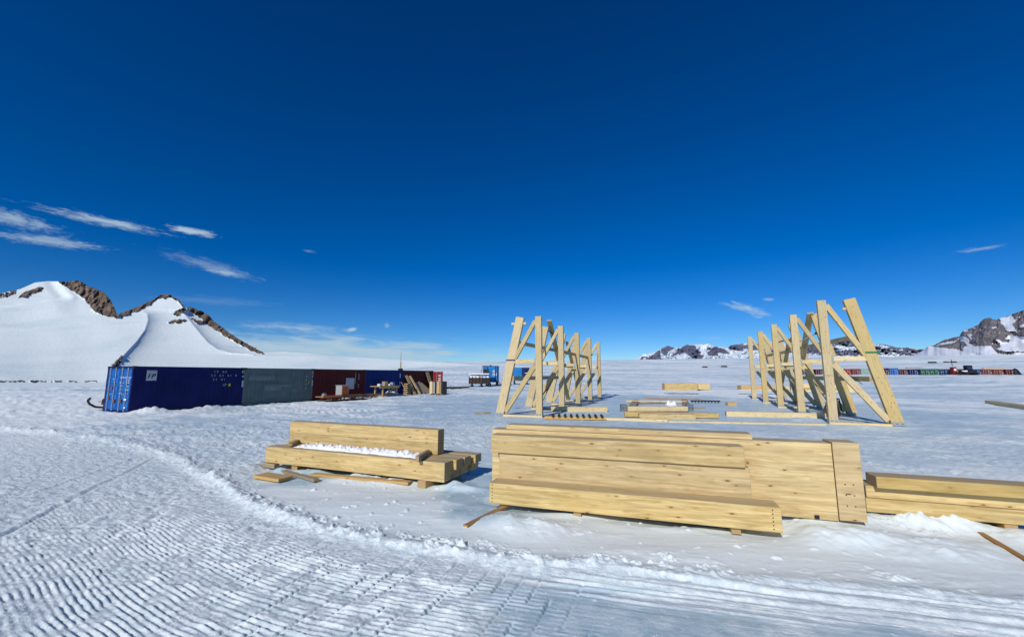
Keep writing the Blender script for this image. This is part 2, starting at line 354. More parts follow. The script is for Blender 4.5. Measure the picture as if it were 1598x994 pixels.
# ------------------------------------------------------------------ materials
def newmat(name):
    m = bpy.data.materials.new(name); m.use_nodes = True; nt = m.node_tree
    return m, nt, nt.nodes['Principled BSDF']
def bump(nt, b, h, strength, dist):
    n = nt.nodes.new('ShaderNodeBump'); n.inputs['Strength'].default_value = strength; n.inputs['Distance'].default_value = dist
    nt.links.new(h, n.inputs['Height'])
    if b is not None: nt.links.new(n.outputs[0], b.inputs['Normal'])
    return n
def m_snow():
    m, nt, b = newmat('snow')
    tc = N(nt, 'ShaderNodeTexCoord'); P = tc.outputs['Object']
    ia = N(nt, 'ShaderNodeAttribute', attribute_name='ice'); da = N(nt, 'ShaderNodeAttribute', attribute_name='drift')
    rot = mapping(nt, P, (1, 1, 1), rot=(0, 0, math.radians(21)))
    n1 = noise(nt, mapping(nt, rot, (.35, 1.3, 1)), .5, 6, .6); n2 = noise(nt, P, 9, 5, .65); n3 = noise(nt, mapping(nt, rot, (.5, 1.6, 1)), 2.6, 6, .7)
    nbig = noise(nt, mapping(nt, rot, (.25, 1, 1)), .035, 6, .62)
    base = mixc(nt, mrange(nt, n1, .35, .65), (.62, .71, .73), (.76, .835, .83))
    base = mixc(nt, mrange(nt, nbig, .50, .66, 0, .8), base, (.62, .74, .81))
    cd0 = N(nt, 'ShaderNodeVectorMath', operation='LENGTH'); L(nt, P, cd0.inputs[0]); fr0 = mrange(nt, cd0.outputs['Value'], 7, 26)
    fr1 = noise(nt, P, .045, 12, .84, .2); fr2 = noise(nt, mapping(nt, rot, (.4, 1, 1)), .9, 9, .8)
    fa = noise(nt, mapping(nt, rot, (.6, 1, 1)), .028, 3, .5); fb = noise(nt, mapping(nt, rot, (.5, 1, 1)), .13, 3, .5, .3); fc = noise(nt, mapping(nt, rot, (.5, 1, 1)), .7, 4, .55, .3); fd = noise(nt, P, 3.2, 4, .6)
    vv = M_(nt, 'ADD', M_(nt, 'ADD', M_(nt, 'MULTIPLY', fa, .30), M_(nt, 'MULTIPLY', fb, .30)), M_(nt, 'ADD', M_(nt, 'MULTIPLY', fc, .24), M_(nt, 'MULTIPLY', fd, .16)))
    cl_ = mixc(nt, mrange(nt, vv, .455, .535), (.44, .60, .68), (.935, .985, .955))  # sunlit crests and shaded hollows of the far snow, painted into its colour
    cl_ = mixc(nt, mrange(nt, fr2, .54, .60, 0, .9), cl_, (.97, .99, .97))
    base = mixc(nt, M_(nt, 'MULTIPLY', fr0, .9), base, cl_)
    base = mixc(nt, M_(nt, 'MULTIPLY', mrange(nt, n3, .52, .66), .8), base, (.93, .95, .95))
    gran = mixc(nt, mrange(nt, n2, .35, .7), (.52, .62, .66), (.95, .985, .955))
    base = mixc(nt, M_(nt, 'MULTIPLY_ADD', fr0, -.48, .55), base, gran)
    smooth = mixc(nt, mrange(nt, n1, .3, .7), (.70, .77, .765), (.80, .86, .84))
    base = mixc(nt, M_(nt, 'MULTIPLY', da.outputs['Fac'], .85), base, smooth)
    icec = mixc(nt, mrange(nt, noise(nt, P, 2.2, 6, .65), .4, .62), (.37, .52, .59), (.55, .67, .72))
    icec = mixc(nt, mrange(nt, noise(nt, P, 11, 4, .6), .62, .7), icec, (.85, .88, .9))
    base = mixc(nt, M_(nt, 'MULTIPLY', ia.outputs['Fac'], .9), base, icec)
    L(nt, base, b.inputs['Base Color'])
    ro = M_(nt, 'MULTIPLY_ADD', ia.outputs['Fac'], -.22, .62); L(nt, ro, b.inputs['Roughness'])
    b.inputs['Specular IOR Level'].default_value = .3
    # relief too fine for the mesh: crust grain near, wind ripples everywhere
    f1 = noise(nt, P, 34, 5, .75); f2 = noise(nt, mapping(nt, rot, (.7, 1.6, 1)), 4.0, 6, .72); f3 = noise(nt, mapping(nt, rot, (.5, 1.5, 1)), .8, 6, .7)
    k = M_(nt, 'MULTIPLY_ADD', da.outputs['Fac'], -.8, 1.0); k = M_(nt, 'MULTIPLY', k, M_(nt, 'MULTIPLY_ADD', ia.outputs['Fac'], -.7, 1.0))
    far = mrange(nt, cd0.outputs['Value'], 8, 45); mid = mrange(nt, cd0.outputs['Value'], 6.5, 14, .035, .085)
    nf1 = mrange(nt, cd0.outputs['Value'], 7, 22, .013, 0); mid = M_(nt, 'MULTIPLY', mid, mrange(nt, cd0.outputs['Value'], 18, 60, 1, .12))
    h = M_(nt, 'ADD', M_(nt, 'MULTIPLY', M_(nt, 'MULTIPLY', f1, nf1), M_(nt, 'MULTIPLY_ADD', da.outputs['Fac'], -.65, 1.0)), M_(nt, 'MULTIPLY', M_(nt, 'MULTIPLY', f2, mid), k))
    h = M_(nt, 'ADD', h, M_(nt, 'MULTIPLY', M_(nt, 'MULTIPLY', f3, .13), far))
    bump(nt, b, h, .8, 1.0)
    return m
def m_wood(name, c0, c1, lam=True, weather=.35, knots=True, seed=0.):
    m, nt, b = newmat(name)
    tc = N(nt, 'ShaderNodeTexCoord'); oi = N(nt, 'ShaderNodeObjectInfo')
    off = N(nt, 'ShaderNodeCombineXYZ'); L(nt, M_(nt, 'MULTIPLY', oi.outputs['Random'], 37.), off.inputs[0]); L(nt, M_(nt, 'MULTIPLY', oi.outputs['Random'], 11.), off.inputs[1])
    va = N(nt, 'ShaderNodeVectorMath', operation='ADD'); L(nt, tc.outputs['Object'], va.inputs[0]); L(nt, off.outputs[0], va.inputs[1]); P = va.outputs[0]
    g1 = noise(nt, mapping(nt, P, (.9, 13, 13)), 1.6, 7, .68, .5); g2 = noise(nt, mapping(nt, P, (2.5, 70, 70)), 1.0, 4, .6); blot = noise(nt, mapping(nt, P, (1.2, 3, 3)), 1.1, 3, .5)
    col = mixc(nt, mrange(nt, g1, .36, .60), c0, c1)
    col = mixc(nt, mrange(nt, g2, .35, .65, 0, .42), col, tuple(v * .80 for v in c0))
    col = mixc(nt, mrange(nt, blot, .35, .7, 0, .4), col, (c1[0], c1[1] * .90, c1[2] * .72))
    if lam:
        sp = N(nt, 'ShaderNodeSeparateXYZ'); L(nt, tc.outputs['Object'], sp.inputs[0])
        zz = M_(nt, 'MULTIPLY', sp.outputs[2], 1 / .045); row = M_(nt, 'FLOOR', zz)
        bx = M_(nt, 'FLOOR', M_(nt, 'MULTIPLY_ADD', row, .37, M_(nt, 'MULTIPLY', sp.outputs[0], .45)))
        cb = N(nt, 'ShaderNodeCombineXYZ'); L(nt, row, cb.inputs[0]); L(nt, bx, cb.inputs[1]); L(nt, oi.outputs['Random'], cb.inputs[2])
        wn = N(nt, 'ShaderNodeTexWhiteNoise', noise_dimensions='3D'); L(nt, cb.outputs[0], wn.inputs['Vector'])
        col = mixc(nt, M_(nt, 'MULTIPLY', wn.outputs['Value'], .36), col, tuple(v * .76 for v in c0))
        fr = M_(nt, 'ABSOLUTE', M_(nt, 'SUBTRACT', M_(nt, 'FRACT', zz), .5))
        col = mixc(nt, M_(nt, 'MULTIPLY', mrange(nt, fr, .475, .497), .5), col, (.30, .20, .09))
    if knots:
        kv = mapping(nt, P, (3.6, 11, 11)); wv = noise(nt, P, 5, 2, .5)
        vo = N(nt, 'ShaderNodeTexVoronoi'); L(nt, kv, vo.inputs['Vector']); vo.inputs['Scale'].default_value = 1.0
        dk = M_(nt, 'ADD', vo.outputs['Distance'], M_(nt, 'MULTIPLY_ADD', wv, .14, -.07))
        col = mixc(nt, mrange(nt, dk, .34, .10, 0, .5), col, (.46, .27, .10))
        col = mixc(nt, mrange(nt, dk, .12, .06, 0, .92), col, (.13, .07, .03))
    hv = N(nt, 'ShaderNodeHueSaturation'); L(nt, col, hv.inputs['Color']); L(nt, M_(nt, 'MULTIPLY_ADD', oi.outputs['Random'], .17, .90), hv.inputs['Value']); L(nt, M_(nt, 'MULTIPLY_ADD', M_(nt, 'FRACT', M_(nt, 'MULTIPLY', oi.outputs['Random'], 7.3)), .22, .92), hv.inputs['Saturation']); col = hv.outputs[0]
    # end grain and weathered upper faces
    sn = N(nt, 'ShaderNodeSeparateXYZ'); L(nt, tc.outputs['Normal'], sn.inputs[0])
    endm = mrange(nt, M_(nt, 'ABSOLUTE', sn.outputs[0]), .8, .95)
    eg = mixc(nt, noise(nt, mapping(nt, P, (1, 20, 20)), 1.5, 3, .6), (.34, .22, .10), (.50, .35, .17))
    col = mixc(nt, endm, col, eg)
    ge = N(nt, 'ShaderNodeNewGeometry'); sg = N(nt, 'ShaderNodeSeparateXYZ'); L(nt, ge.outputs['Normal'], sg.inputs[0])
    col = mixc(nt, mrange(nt, sg.outputs[2], .6, .9, 0, weather), col, (.30, .25, .19))
    col = mixc(nt, mrange(nt, noise(nt, mapping(nt, P, (1.1, 2.2, 2.2)), 2.1, 6, .7), .64, .78, 0, .38), col, (.30, .24, .17))
    L(nt, col, b.inputs['Base Color']); b.inputs['Roughness'].default_value = .72; b.inputs['Specular IOR Level'].default_value = .25
    bump(nt, b, M_(nt, 'ADD', g1, M_(nt, 'MULTIPLY', g2, .5)), .22, .006)
    return m
def m_paint(name, c, rust=.25, rough=.5, vert=True):
    m, nt, b = newmat(name)
    tc = N(nt, 'ShaderNodeTexCoord'); P = tc.outputs['Object']
    st = noise(nt, mapping(nt, P, (5, 5, .6)), 1.3, 6, .65); bl = noise(nt, P, 1.1, 6, .6)
    col = mixc(nt, mrange(nt, bl, .3, .7), tuple(v * .82 for v in c), tuple(min(1, v * 1.15 + .004) for v in c))
    col = mixc(nt, mrange(nt, st, .55, .8, 0, .35), col, tuple(v * .55 + .015 for v in c))
    rs_ = noise(nt, P, 3.4, 7, .72)
    col = mixc(nt, mrange(nt, rs_, .60, .70, 0, rust), col, (.09, .035, .015))
    L(nt, col, b.inputs['Base Color']); L(nt, M_(nt, 'MULTIPLY_ADD', bl, .25, rough - .1), b.inputs['Roughness'])
    b.inputs['Specular IOR Level'].default_value = .16
    return m
def m_plain(name, c, rough=.6, metal=0., var=.15, scale=6):
    m, nt, b = newmat(name)
    tc = N(nt, 'ShaderNodeTexCoord'); n1 = noise(nt, tc.outputs['Object'], scale, 5, .6)
    L(nt, mixc(nt, n1, tuple(v * (1 - var) for v in c), tuple(min(1, v * (1 + var)) for v in c)), b.inputs['Base Color'])
    b.inputs['Roughness'].default_value = rough; b.inputs['Metallic'].default_value = metal
    b.inputs['Specular IOR Level'].default_value = .3
    return m
def m_mount(name, rock0, rock1, crack=.05, snowc=(.80, .83, .88), bs=1.0, mixn=.9):
    m, nt, b = newmat(name)
    tc = N(nt, 'ShaderNodeTexCoord'); P = tc.outputs['Object']
    ra = N(nt, 'ShaderNodeAttribute', attribute_name='rock')
    n1 = noise(nt, mapping(nt, P, (1, 1, .5)), crack, 9, .68, .6); n2 = noise(nt, P, crack * .22, 6, .6); n3 = noise(nt, mapping(nt, P, (1, 1, 2.5)), crack * 4, 5, .65)
    rk = mixc(nt, mrange(nt, n1, .34, .66), rock0, rock1); scour = noise(nt, mapping(nt, P, (1, 1, 2.2)), crack * .16, 9, .62, .4)
    rk = mixc(nt, mrange(nt, n2, .35, .65, 0, .5), rk, tuple(v * .7 for v in rock0))
    vo = N(nt, 'ShaderNodeTexVoronoi', feature='DISTANCE_TO_EDGE'); L(nt, mapping(nt, P, (1, 1, .45), rot=(.2, .4, 0)), vo.inputs['Vector']); vo.inputs['Scale'].default_value = crack * 1.1
    rk = mixc(nt, mrange(nt, vo.outputs['Distance'], .05, .0, 0, .55), rk, tuple(v * .35 for v in rock0))
    rk = mixc(nt, mrange(nt, n3, .40, .70, 0, .3), rk, tuple(min(1, v * 1.25) for v in rock1))
    msk = M_(nt, 'ADD', ra.outputs['Fac'], M_(nt, 'MULTIPLY_ADD', n1, mixn, -mixn / 2)); msk = mrange(nt, msk, .44, .56)
    sn = mixc(nt, mrange(nt, noise(nt, mapping(nt, P, (1, 1, 3)), crack * .5, 6, .65), .35, .65), tuple(v * .965 for v in snowc), snowc)
    sn = mixc(nt, mrange(nt, scour, .47, .66, 0, .75), sn, (snowc[0] * .74, snowc[1] * .82, snowc[2] * .88))
    L(nt, mixc(nt, msk, sn, rk), b.inputs['Base Color']); b.inputs['Roughness'].default_value = .85; b.inputs['Specular IOR Level'].default_value = .1
    h = M_(nt, 'ADD', M_(nt, 'MULTIPLY', n1, M_(nt, 'MULTIPLY_ADD', msk, 1.0, .012)), M_(nt, 'MULTIPLY', n3, M_(nt, 'MULTIPLY_ADD', msk, .3, .012)))
    bump(nt, b, h, .9, bs)
    return m
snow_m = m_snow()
wood = m_wood('pale_glulam', (.47, .33, .135), (.77, .605, .31), weather=.5)
woodO = m_wood('orange_pine', (.50, .31, .12), (.62, .42, .18), lam=False)
woodE = m_wood('ochre_slab', (.52, .365, .155), (.72, .54, .27), lam=False)
woodG = m_wood('weathered_plank', (.26, .20, .13), (.38, .30, .20), lam=False, weather=.3)
woodT = m_wood('trestle_timber', (.51, .40, .205), (.66, .53, .30), weather=.3)
woodP = m_wood('clean_pine', (.64, .49, .25), (.76, .62, .36), lam=False, weather=.3)
woodB = m_wood('brown_batten', (.30, .16, .06), (.44, .26, .11), lam=False, knots=False, weather=.1)
navy = m_paint('navy_paint', (.0015, .007, .085), .2); skyblue = m_paint('bright_blue_paint', (.008, .11, .38), .35)
grey = m_paint('grey_green_paint', (.105, .145, .145), .2); greyp = m_paint('grey_patch_paint', (.15, .19, .195), .1)
maroon = m_paint('maroon_paint', (.085, .010, .009), .3); blue2 = m_paint('royal_blue_paint', (.003, .022, .155), .2)
redb = m_paint('red_paint', (.27, .025, .02), .25); rust = m_paint('rust_brown_paint', (.15, .035, .025), .5)
green = m_paint('green_paint', (.012, .085, .05), .2); navyd = m_paint('dark_navy_paint', (.012, .03, .10), .2); pale = m_paint('pale_green_paint', (.25, .36, .32), .2)
cab = m_paint('cabin_blue_paint', (.02, .20, .50), .15)
white = m_plain('white_mark', (.74, .76, .78), .6); dull = m_plain('dull_white_mark', (.42, .47, .52), .7)
steel = m_plain('galvanised_steel', (.34, .38, .40), .45, .3); dark = m_plain('dark_steel', (.025, .024, .024), .5, .2); black = m_plain('black_rubber', (.012, .012, .013), .6)
rusty = m_plain('rusty_steel', (.16, .06, .03), .75, var=.5); yellow = m_plain('yellow_mark', (.60, .42, .05), .6)
orange = m_plain('orange_paint', (.48, .12, .02), .55); greyboard = m_plain('grey_board', (.34, .36, .37), .7)
purple = m_plain('purple_strap', (.07, .04, .17), .7); gstrap = m_plain('green_strap', (.01, .17, .06), .7); wstrap = m_plain('white_strap', (.7, .7, .7), .7)
lump_m = m_plain('fresh_snow', (.84, .86, .88), .7, var=.06, scale=14); shoe_m = m_plain('grey_shoe', (.15, .19, .22), .6)
crate_m = m_plain('dark_brown_crate', (.06, .035, .025), .8, var=.5)
ply = m_wood('tan_board', (.38, .27, .14), (.50, .37, .20), lam=False, knots=False)
build_ground()

# ------------------------------------------------------------------ mountains: relief surfaces standing at their own distances
def inpoly(P, x, y):
    c = np.zeros(x.shape, bool); n = len(P)
    for i in range(n):
        x0, y0 = P[i]; x1, y1 = P[(i + 1) % n]
        if y0 == y1: continue
        c ^= ((y0 > y) != (y1 > y)) & (x < (x1 - x0) * (y - y0) / (y1 - y0) + x0)
    return c
def polymask(P, x, y, warp=3.0, sc=.12, seed=1):
    wx = x + warp * fbm(x * sc, y * sc, 4, seed); wy = y + warp * .7 * fbm(x * sc + 31, y * sc, 4, seed + 5)
    return inpoly(P, wx, wy).astype(float)
def mountain(name, cols, sky_, foot, nrow, depth, rockf, mat, jag, label=None):
    """cols: bearings, sky_/foot: apparent height of ridge and foot per bearing; depth(x,y): true distance"""
    X = np.asarray(cols, float); yt = np.interp(X, [p[0] for p in sky_], [p[1] for p in sky_]) + jag(X); yb = np.interp(X, [p[0] for p in foot], [p[1] for p in foot])
    T = np.linspace(0, 1, nrow)[:, None]; PX = np.broadcast_to(X, (nrow, len(X))); PY = yb + (yt - yb) * T
    rk = rockf(PX, PY); Dp = depth(PX, PY, rk, T)
    a_ = (PX - 799) / FPX; b_ = (497 - PY) / FPX
    d = fw[None, None] + a_[..., None] * np.array([1., 0, 0]) + b_[..., None] * upv
    d = d / np.hypot(d[..., 0], d[..., 1])[..., None]
    V = np.array([0, 0, EYE]) + d * Dp[..., None]
    # back slope so the mass is closed behind its ridge
    back = V[-1].copy(); hz = d[-1].copy(); hz[:, 2] = 0
    rows = [V.reshape(-1, 3)]; rk2 = [rk.ravel()]
    for k, drop in ((.06, .25), (.16, .6), (.3, 1.1)):
        bk = back + hz * (Dp[-1] * k)[:, None]; bk[:, 2] = back[:, 2] - (back[:, 2] + 20) * drop; rows.append(bk); rk2.append(rk[-1])
    V = np.concatenate(rows); n = len(X); nr = nrow + 3
    i = np.arange(nr - 1)[:, None]; j = np.arange(n - 1)[None]
    q = np.stack([i * n + j, i * n + j + 1, (i + 1) * n + j + 1, (i + 1) * n + j], -1).reshape(-1, 4).astype(np.int32)
    return grid(name, V, q, mat, {'rock': np.concatenate(rk2)}, 'structure', label)

# near mountain on the left
SKY_L = [(-500, 560), (-300, 520), (-120, 480), (0, 458), (30, 452), (55, 441), (75, 439), (95, 439), (108, 440), (118, 438), (124, 439), (136, 446), (150, 451), (163, 457), (172, 468), (178, 478), (183, 492), (191, 487), (200, 484), (215, 479),
         (240, 467), (250, 461), (258, 457.5), (268, 461), (280, 468), (287, 478), (300, 480), (312, 484), (325, 491), (334, 501), (348, 512), (368, 526), (385, 536), (398, 543), (412, 550), (440, 548.5), (480, 551), (520, 555), (600, 560), (700, 566), (820, 575)]
FOOT_L = [(-500, 606), (130, 606), (300, 604), (820, 602)]
def rock_l(x, y):
    r = np.zeros(x.shape)
    r = np.maximum(r, polymask([(90, 436), (124, 432), (140, 438), (168, 452), (186, 490), (183, 495), (165, 493), (148, 486), (140, 478), (132, 468), (118, 457), (105, 448), (92, 443)], x, y, 2.5, .15, 1))
    r = np.maximum(r, polymask([(180, 495), (186, 484), (215, 474), (240, 461), (258, 452), (270, 456), (288, 474), (285, 479), (277, 470), (262, 463.5), (246, 467.5), (230, 478), (214, 486), (196, 493)], x, y, 1.8, .15, 2))
    r = np.maximum(r, polymask([(284, 472), (303, 476), (328, 488), (350, 508), (372, 525), (414, 552), (404, 552), (385, 543), (360, 530), (338, 516), (322, 505), (310, 494), (296, 486)], x, y, 3, .15, 3))
    r = np.maximum(r, polymask([(268, 490), (285, 480), (290, 484), (276, 494)], x, y, 3, .2, 4))
    r = np.maximum(r, polymask([(262, 502), (288, 497), (290, 501), (266, 506)], x, y, 4, .2, 5))
    r = np.maximum(r, polymask([(298, 498), (318, 500), (320, 506), (302, 503)], x, y, 4, .2, 6))
    r = np.maximum(r, polymask([(-60, 450), (0, 455), (14, 452), (28, 450), (22, 460), (0, 466), (-60, 470)], x, y, 3, .15, 7) * (fbm(x * .3, y * .9, 3, 61) > -.25))
    r = np.maximum(r, polymask([(28, 466), (38, 455), (60, 448), (70, 449), (60, 456), (40, 464)], x, y, 2, .15, 8))
    r = np.maximum(r, polymask([(171, 574), (184, 560), (192, 553), (194, 558), (186, 570), (174, 577)], x, y, 3, .3, 9) * (fbm(x * .5, y * .5, 2, 62) > -.3))
    r = np.maximum(r, ((np.abs(y - 594.6 + 1.2 * fbm(x * .05, x * 0, 3, 63)) < .35 + 1.5 * fbm(x * .12, x * 0, 3, 64)) & (x < 150)).astype(float))
    return r
def depth_l(x, y, rk, T):
    D = 360 + np.clip(597 - y, 0, 400) / 158. * 560 - np.clip(y - 597, 0, 20) * 13
    # spur 1: sharp wind-cut crest; snow to its right falls away and turns from the sun
    c1 = np.interp(y, [440, 484, 490, 500, 515, 533, 552, 568, 580, 596], [205, 222, 230, 231, 226, 213, 195, 180, 172, 165])
    d1 = x - c1
    fade = sm(480, 492, y)
    D = D + fade * np.where(d1 > 0, 26 * (1 - np.exp(-np.clip(d1, 0, None) / 30)), 0) - fade * 9 * np.exp(-np.abs(d1) / np.where(d1 < 0, 38, 8))
    c2 = np.interp(y, [462, 478, 490, 505, 520, 535, 545, 551, 553], [282, 284, 288, 300, 312, 325, 340, 362, 396]); d2 = x - c2
    f2 = sm(470, 484, y) * (1 - sm(551, 556, y))
    D = D + f2 * np.where(d2 > 0, 24 * (1 - np.exp(-np.clip(d2, 0, None) / 18)), 0) - f2 * 7 * np.exp(-np.abs(d2) / np.where(d2 < 0, 26, 5))
    # gullies below the first summit
    c3 = np.interp(y, [438, 450, 463, 470], [72, 78, 90, 88]); D = D + 6 * np.exp(-((x - c3 - 6) / 9) ** 2) * (1 - sm(462, 474, y)) - 4 * np.exp(-((x - c3 - 24) / 7) ** 2) * (1 - sm(462, 474, y))
    D = D - 9 * sm(468, 474, y + .12 * (x - 60) + 2 * fbm(x * .03, x * 0, 3, 66)) * sm(125, 85, x) * sm(500, 480, y)
    D = D + 7 * fbm(x / 90, y / 60, 2, 67)
    D = D + rk * (-5 + 16 * fbm(x * .16 + y * .10, y * .13, 4, 68, .6) + 5 * np.abs(fbm(x * .45, y * .5, 3, 69)))
    return D + (1 - rk) * .35 * fbm(x * .3, y * .6, 3, 70)
ml = m_mount('near_mountain', (.135, .098, .070), (.27, .205, .155), .045, (.78, .86, .855), 6.)
mountain('left_mountain', np.arange(-480, 800, 1.15), SKY_L, FOOT_L, 190, depth_l, rock_l, ml,
         lambda X: 1.6 * fbm(X * .22, X * 0, 4, 65) * (((X > 98) & (X < 410)) | (X < 30)))
# distant range in the centre
def c8(L_): return [(980 + a_ / 8.88, 520 + b_ / 8.88) for a_, b_ in L_]
def c6(L_): return [(970 + a_ / 2.545, 460 + b_ / 2.545) for a_, b_ in L_]
SKY_C = [(960, 566), (992, 561), (996, 558), (1003, 553), (1012, 552.5), (1022, 549), (1035, 542), (1043, 539.5), (1050, 541.5), (1058, 543.5), (1072, 538), (1085, 537.5), (1098, 537), (1106, 535.5), (1112, 539), (1117, 541), (1124, 541), (1135, 543), (1140, 538.5), (1158, 536),
         (1180, 537), (1205, 533), (1225, 535), (1250, 538), (1280, 533), (1304, 530), (1323, 530), (1339, 534), (1363, 536.5), (1382, 538), (1402, 542.5), (1418, 542.5), (1441, 545), (1462, 554), (1480, 560)]
RC = [c8([(580, 330), (700, 230), (790, 160), (900, 165), (960, 215), (1010, 262), (1000, 300), (1060, 310), (1030, 350), (900, 352), (860, 315), (800, 275), (700, 292)]),
      c8([(1095, 275), (1140, 215), (1200, 180), (1270, 200), (1340, 222), (1410, 285), (1250, 270), (1240, 318), (1120, 312)]), c8([(1365, 185), (1420, 160), (1600, 145), (1600, 240), (1420, 236)]),
      c8([(240, 362), (330, 310), (440, 236), (452, 362)]), c8([(150, 362), (200, 320), (240, 330), (190, 365)]), c8([(470, 215), (550, 170), (640, 205), (560, 250), (520, 340), (560, 350), (470, 260)]),
      c6([(480, 200), (545, 198), (600, 205), (680, 215), (720, 205), (790, 195), (800, 215), (850, 240), (700, 235), (560, 225), (490, 215)]), c6([(800, 176), (900, 174), (940, 184), (1010, 192), (1060, 196), (1100, 206), (1200, 214), (1250, 243), (1130, 240), (1080, 228), (1000, 243), (820, 243)])]
def rock_c(x, y):
    r = np.zeros(x.shape)
    for i, P in enumerate(RC): r = np.maximum(r, polymask(P, x, y, 2.2, .25, 200 + i))
    r = np.where((x > 1160) & (fbm(x * .10 + y * .25, y * .55 - x * .05, 3, 221) > .26), 0, r)
    r = np.where((x > 1300) & (y > 538 + .09 * (x - 1300)) & (y < 543 + .10 * (x - 1300)) & (x < 1360), 0, r)
    r = np.maximum(r, ((fbm(x * .25, y * .35, 3, 222) > .5) & (x < 1100)) * .9)
    return r
def depth_c(x, y, rk, T):
    return 9000 + 2600 * T + 700 * fbm(x * .05, y * .1, 3, 223) + 500 * np.abs(fbm(x * .16 + y * .08, y * .15, 4, 224)) + rk * 90 * fbm(x * .3, y * .4, 3, 225)
mc = m_mount('distant_range', (.13, .14, .215), (.22, .225, .31), .0022, (.78, .84, .88), 60., .22)  # blue of the distant haze is mixed into these rock colours
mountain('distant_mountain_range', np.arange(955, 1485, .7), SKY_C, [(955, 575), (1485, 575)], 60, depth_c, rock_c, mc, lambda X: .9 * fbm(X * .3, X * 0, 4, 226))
# craggy mountain at the right edge
def c7(L_): return [(1400 + a_ / 8.07, 470 + b_ / 8.07) for a_, b_ in L_]
SKY_R = c7([(200, 690), (340, 612), (390, 562), (460, 560), (560, 500), (700, 460), (790, 438), (805, 395), (830, 375), (900, 350), (960, 325), (1030, 295), (1042, 260), (1100, 222), (1160, 210), (1200, 228), (1260, 232), (1300, 215), (1450, 165), (1600, 115)]) + [(1650, 474), (1720, 462), (1800, 470), (1900, 500), (2050, 545)]
SR = [c7([(150, 700), (300, 630), (345, 606), (385, 558), (450, 562), (560, 586), (750, 600), (800, 625), (840, 622), (815, 590), (885, 562), (850, 520), (790, 500), (770, 470), (800, 440), (850, 445), (900, 480), (905, 530), (960, 556), (1180, 560), (1215, 600), (1270, 655), (1420, 672), (1500, 640), (1700, 650), (1700, 760), (150, 760)]),
      c7([(1230, 482), (1275, 470), (1320, 500), (1400, 525), (1410, 500), (1360, 462), (1430, 420), (1500, 440), (1600, 452), (1750, 440), (1750, 640), (1440, 628), (1330, 625), (1250, 600), (1310, 580), (1290, 530)]),
      c7([(1275, 220), (1440, 180), (1510, 240), (1460, 290), (1480, 350), (1510, 385), (1380, 372), (1340, 320), (1300, 260)]), c7([(820, 385), (900, 350), (890, 375), (830, 392)]), c7([(890, 420), (950, 405), (930, 500), (905, 450)]), c7([(1190, 335), (1245, 310), (1235, 345), (1200, 348)]),
      c7([(470, 560), (620, 520), (740, 490), (780, 480), (700, 530), (600, 552)]), c7([(1540, 300), (1600, 290), (1640, 330), (1560, 330)]), c7([(930, 335), (975, 330), (980, 350)])]
def rock_r(x, y):
    r = np.ones(x.shape)
    for i, P in enumerate(SR): r = np.where(polymask(P, x, y, 2.6, .3, 300 + i) > 0, 0, r)
    r = np.where(fbm(x * .35, y * .35, 4, 321) > .52, .0, r)
    return r
def depth_r(x, y, rk, T):
    return 3300 + 1500 * T + 200 * fbm(x * .03, y * .06, 3, 323) - 120 * np.exp(-((x - 1547) / 16.) ** 2 - ((y - 515) / 22.) ** 2) + rk * (85 * fbm(x * .16 + y * .1, y * .12, 4, 324) + 45 * np.abs(fbm(x * .5, y * .3, 3, 325)))
mr = m_mount('right_mountain', (.15, .14, .155), (.28, .255, .26), .009, (.76, .80, .86), 26.)
mountain('right_mountain', np.arange(1420, 2050, 1.0), SKY_R, [(1400, 572), (2060, 572)], 130, depth_r, rock_r, mr, lambda X: 1.3 * fbm(X * .3, X * 0, 4, 326) * (X > 1460))

# ------------------------------------------------------------------ shipping containers
CL, CW, CH = 5.92, 2.44, 2.59
def corr_panel(length, height, pitch=.278, dep=.036):
    """upright corrugated sheet along +X facing -Y"""
    n = int(length / pitch); pitch = length / n; V = []; x = 0
    for i in range(n):
        for fx, dy in ((0, 0), (.28, 0), (.5, dep), (.78, dep)): V.append(((i + fx) * pitch, dy))
    V.append((length, 0)); P = [(a_, b_, 0) for a_, b_ in V] + [(a_, b_, height) for a_, b_ in V]; k = len(V)
    me = bpy.data.meshes.new('corrugated'); me.from_pydata(P, [], [(i, i + 1, k + i + 1, k + i) for i in range(k - 1)]); me.update(); return me
def mm(me, mat): me = me.copy(); me.materials.clear(); me.materials.append(mat); return me
def add_doors(root, mat, x0=0, barm=steel, detail=True):
    """door end in the local plane x = x0 facing -X, width along Y"""
    for k, (ya, yb) in enumerate(((-CW / 2 + .09, -.012), (.012, CW / 2 - .09))):
        hs_ = .155 + np.arange(6) * 0; parts = [((x0 - .012, ya, .16), (x0 + .03, yb, CH - .13))]
        d_ = multi('door', parts, mat, root)
        if detail:                                   # pressed ribs of the leaf
            for z0 in (.24, .70, 1.16, 1.62, 2.06):
                box('door_rib', (x0 - .034, ya + .05, z0), (x0 - .013, yb - .05, z0 + .30), mat, d_, bev=.012)
            for yy in (ya, yb - .03) : pass
        for yy in (ya + .30, yb - .30):
            cyl('lock_bar', (x0 - .062, yy, .10), (x0 - .062, yy, CH - .08), .019 if detail else .03, barm, d_, 8 if detail else 5)
            if detail:
                for zc in (.14, .9, 1.7, CH - .12): box('bar_keeper', (x0 - .085, yy - .035, zc - .03), (x0 - .013, yy + .035, zc + .03), barm, d_)
        if detail: box('handle', (x0 - .085, min(ya + .30, yb - .30) - .02, 1.0), (x0 - .06, min(ya + .30, yb - .30) + .36, 1.03), barm, d_)
        if detail:
            for zc in (.45, 1.05, 1.65, 2.2):
                yo = ya - .02 if k == 0 else yb - .05
                box('hinge', (x0 - .04, yo, zc - .05), (x0 - .013, yo + .07, zc + .05), dark, d_)
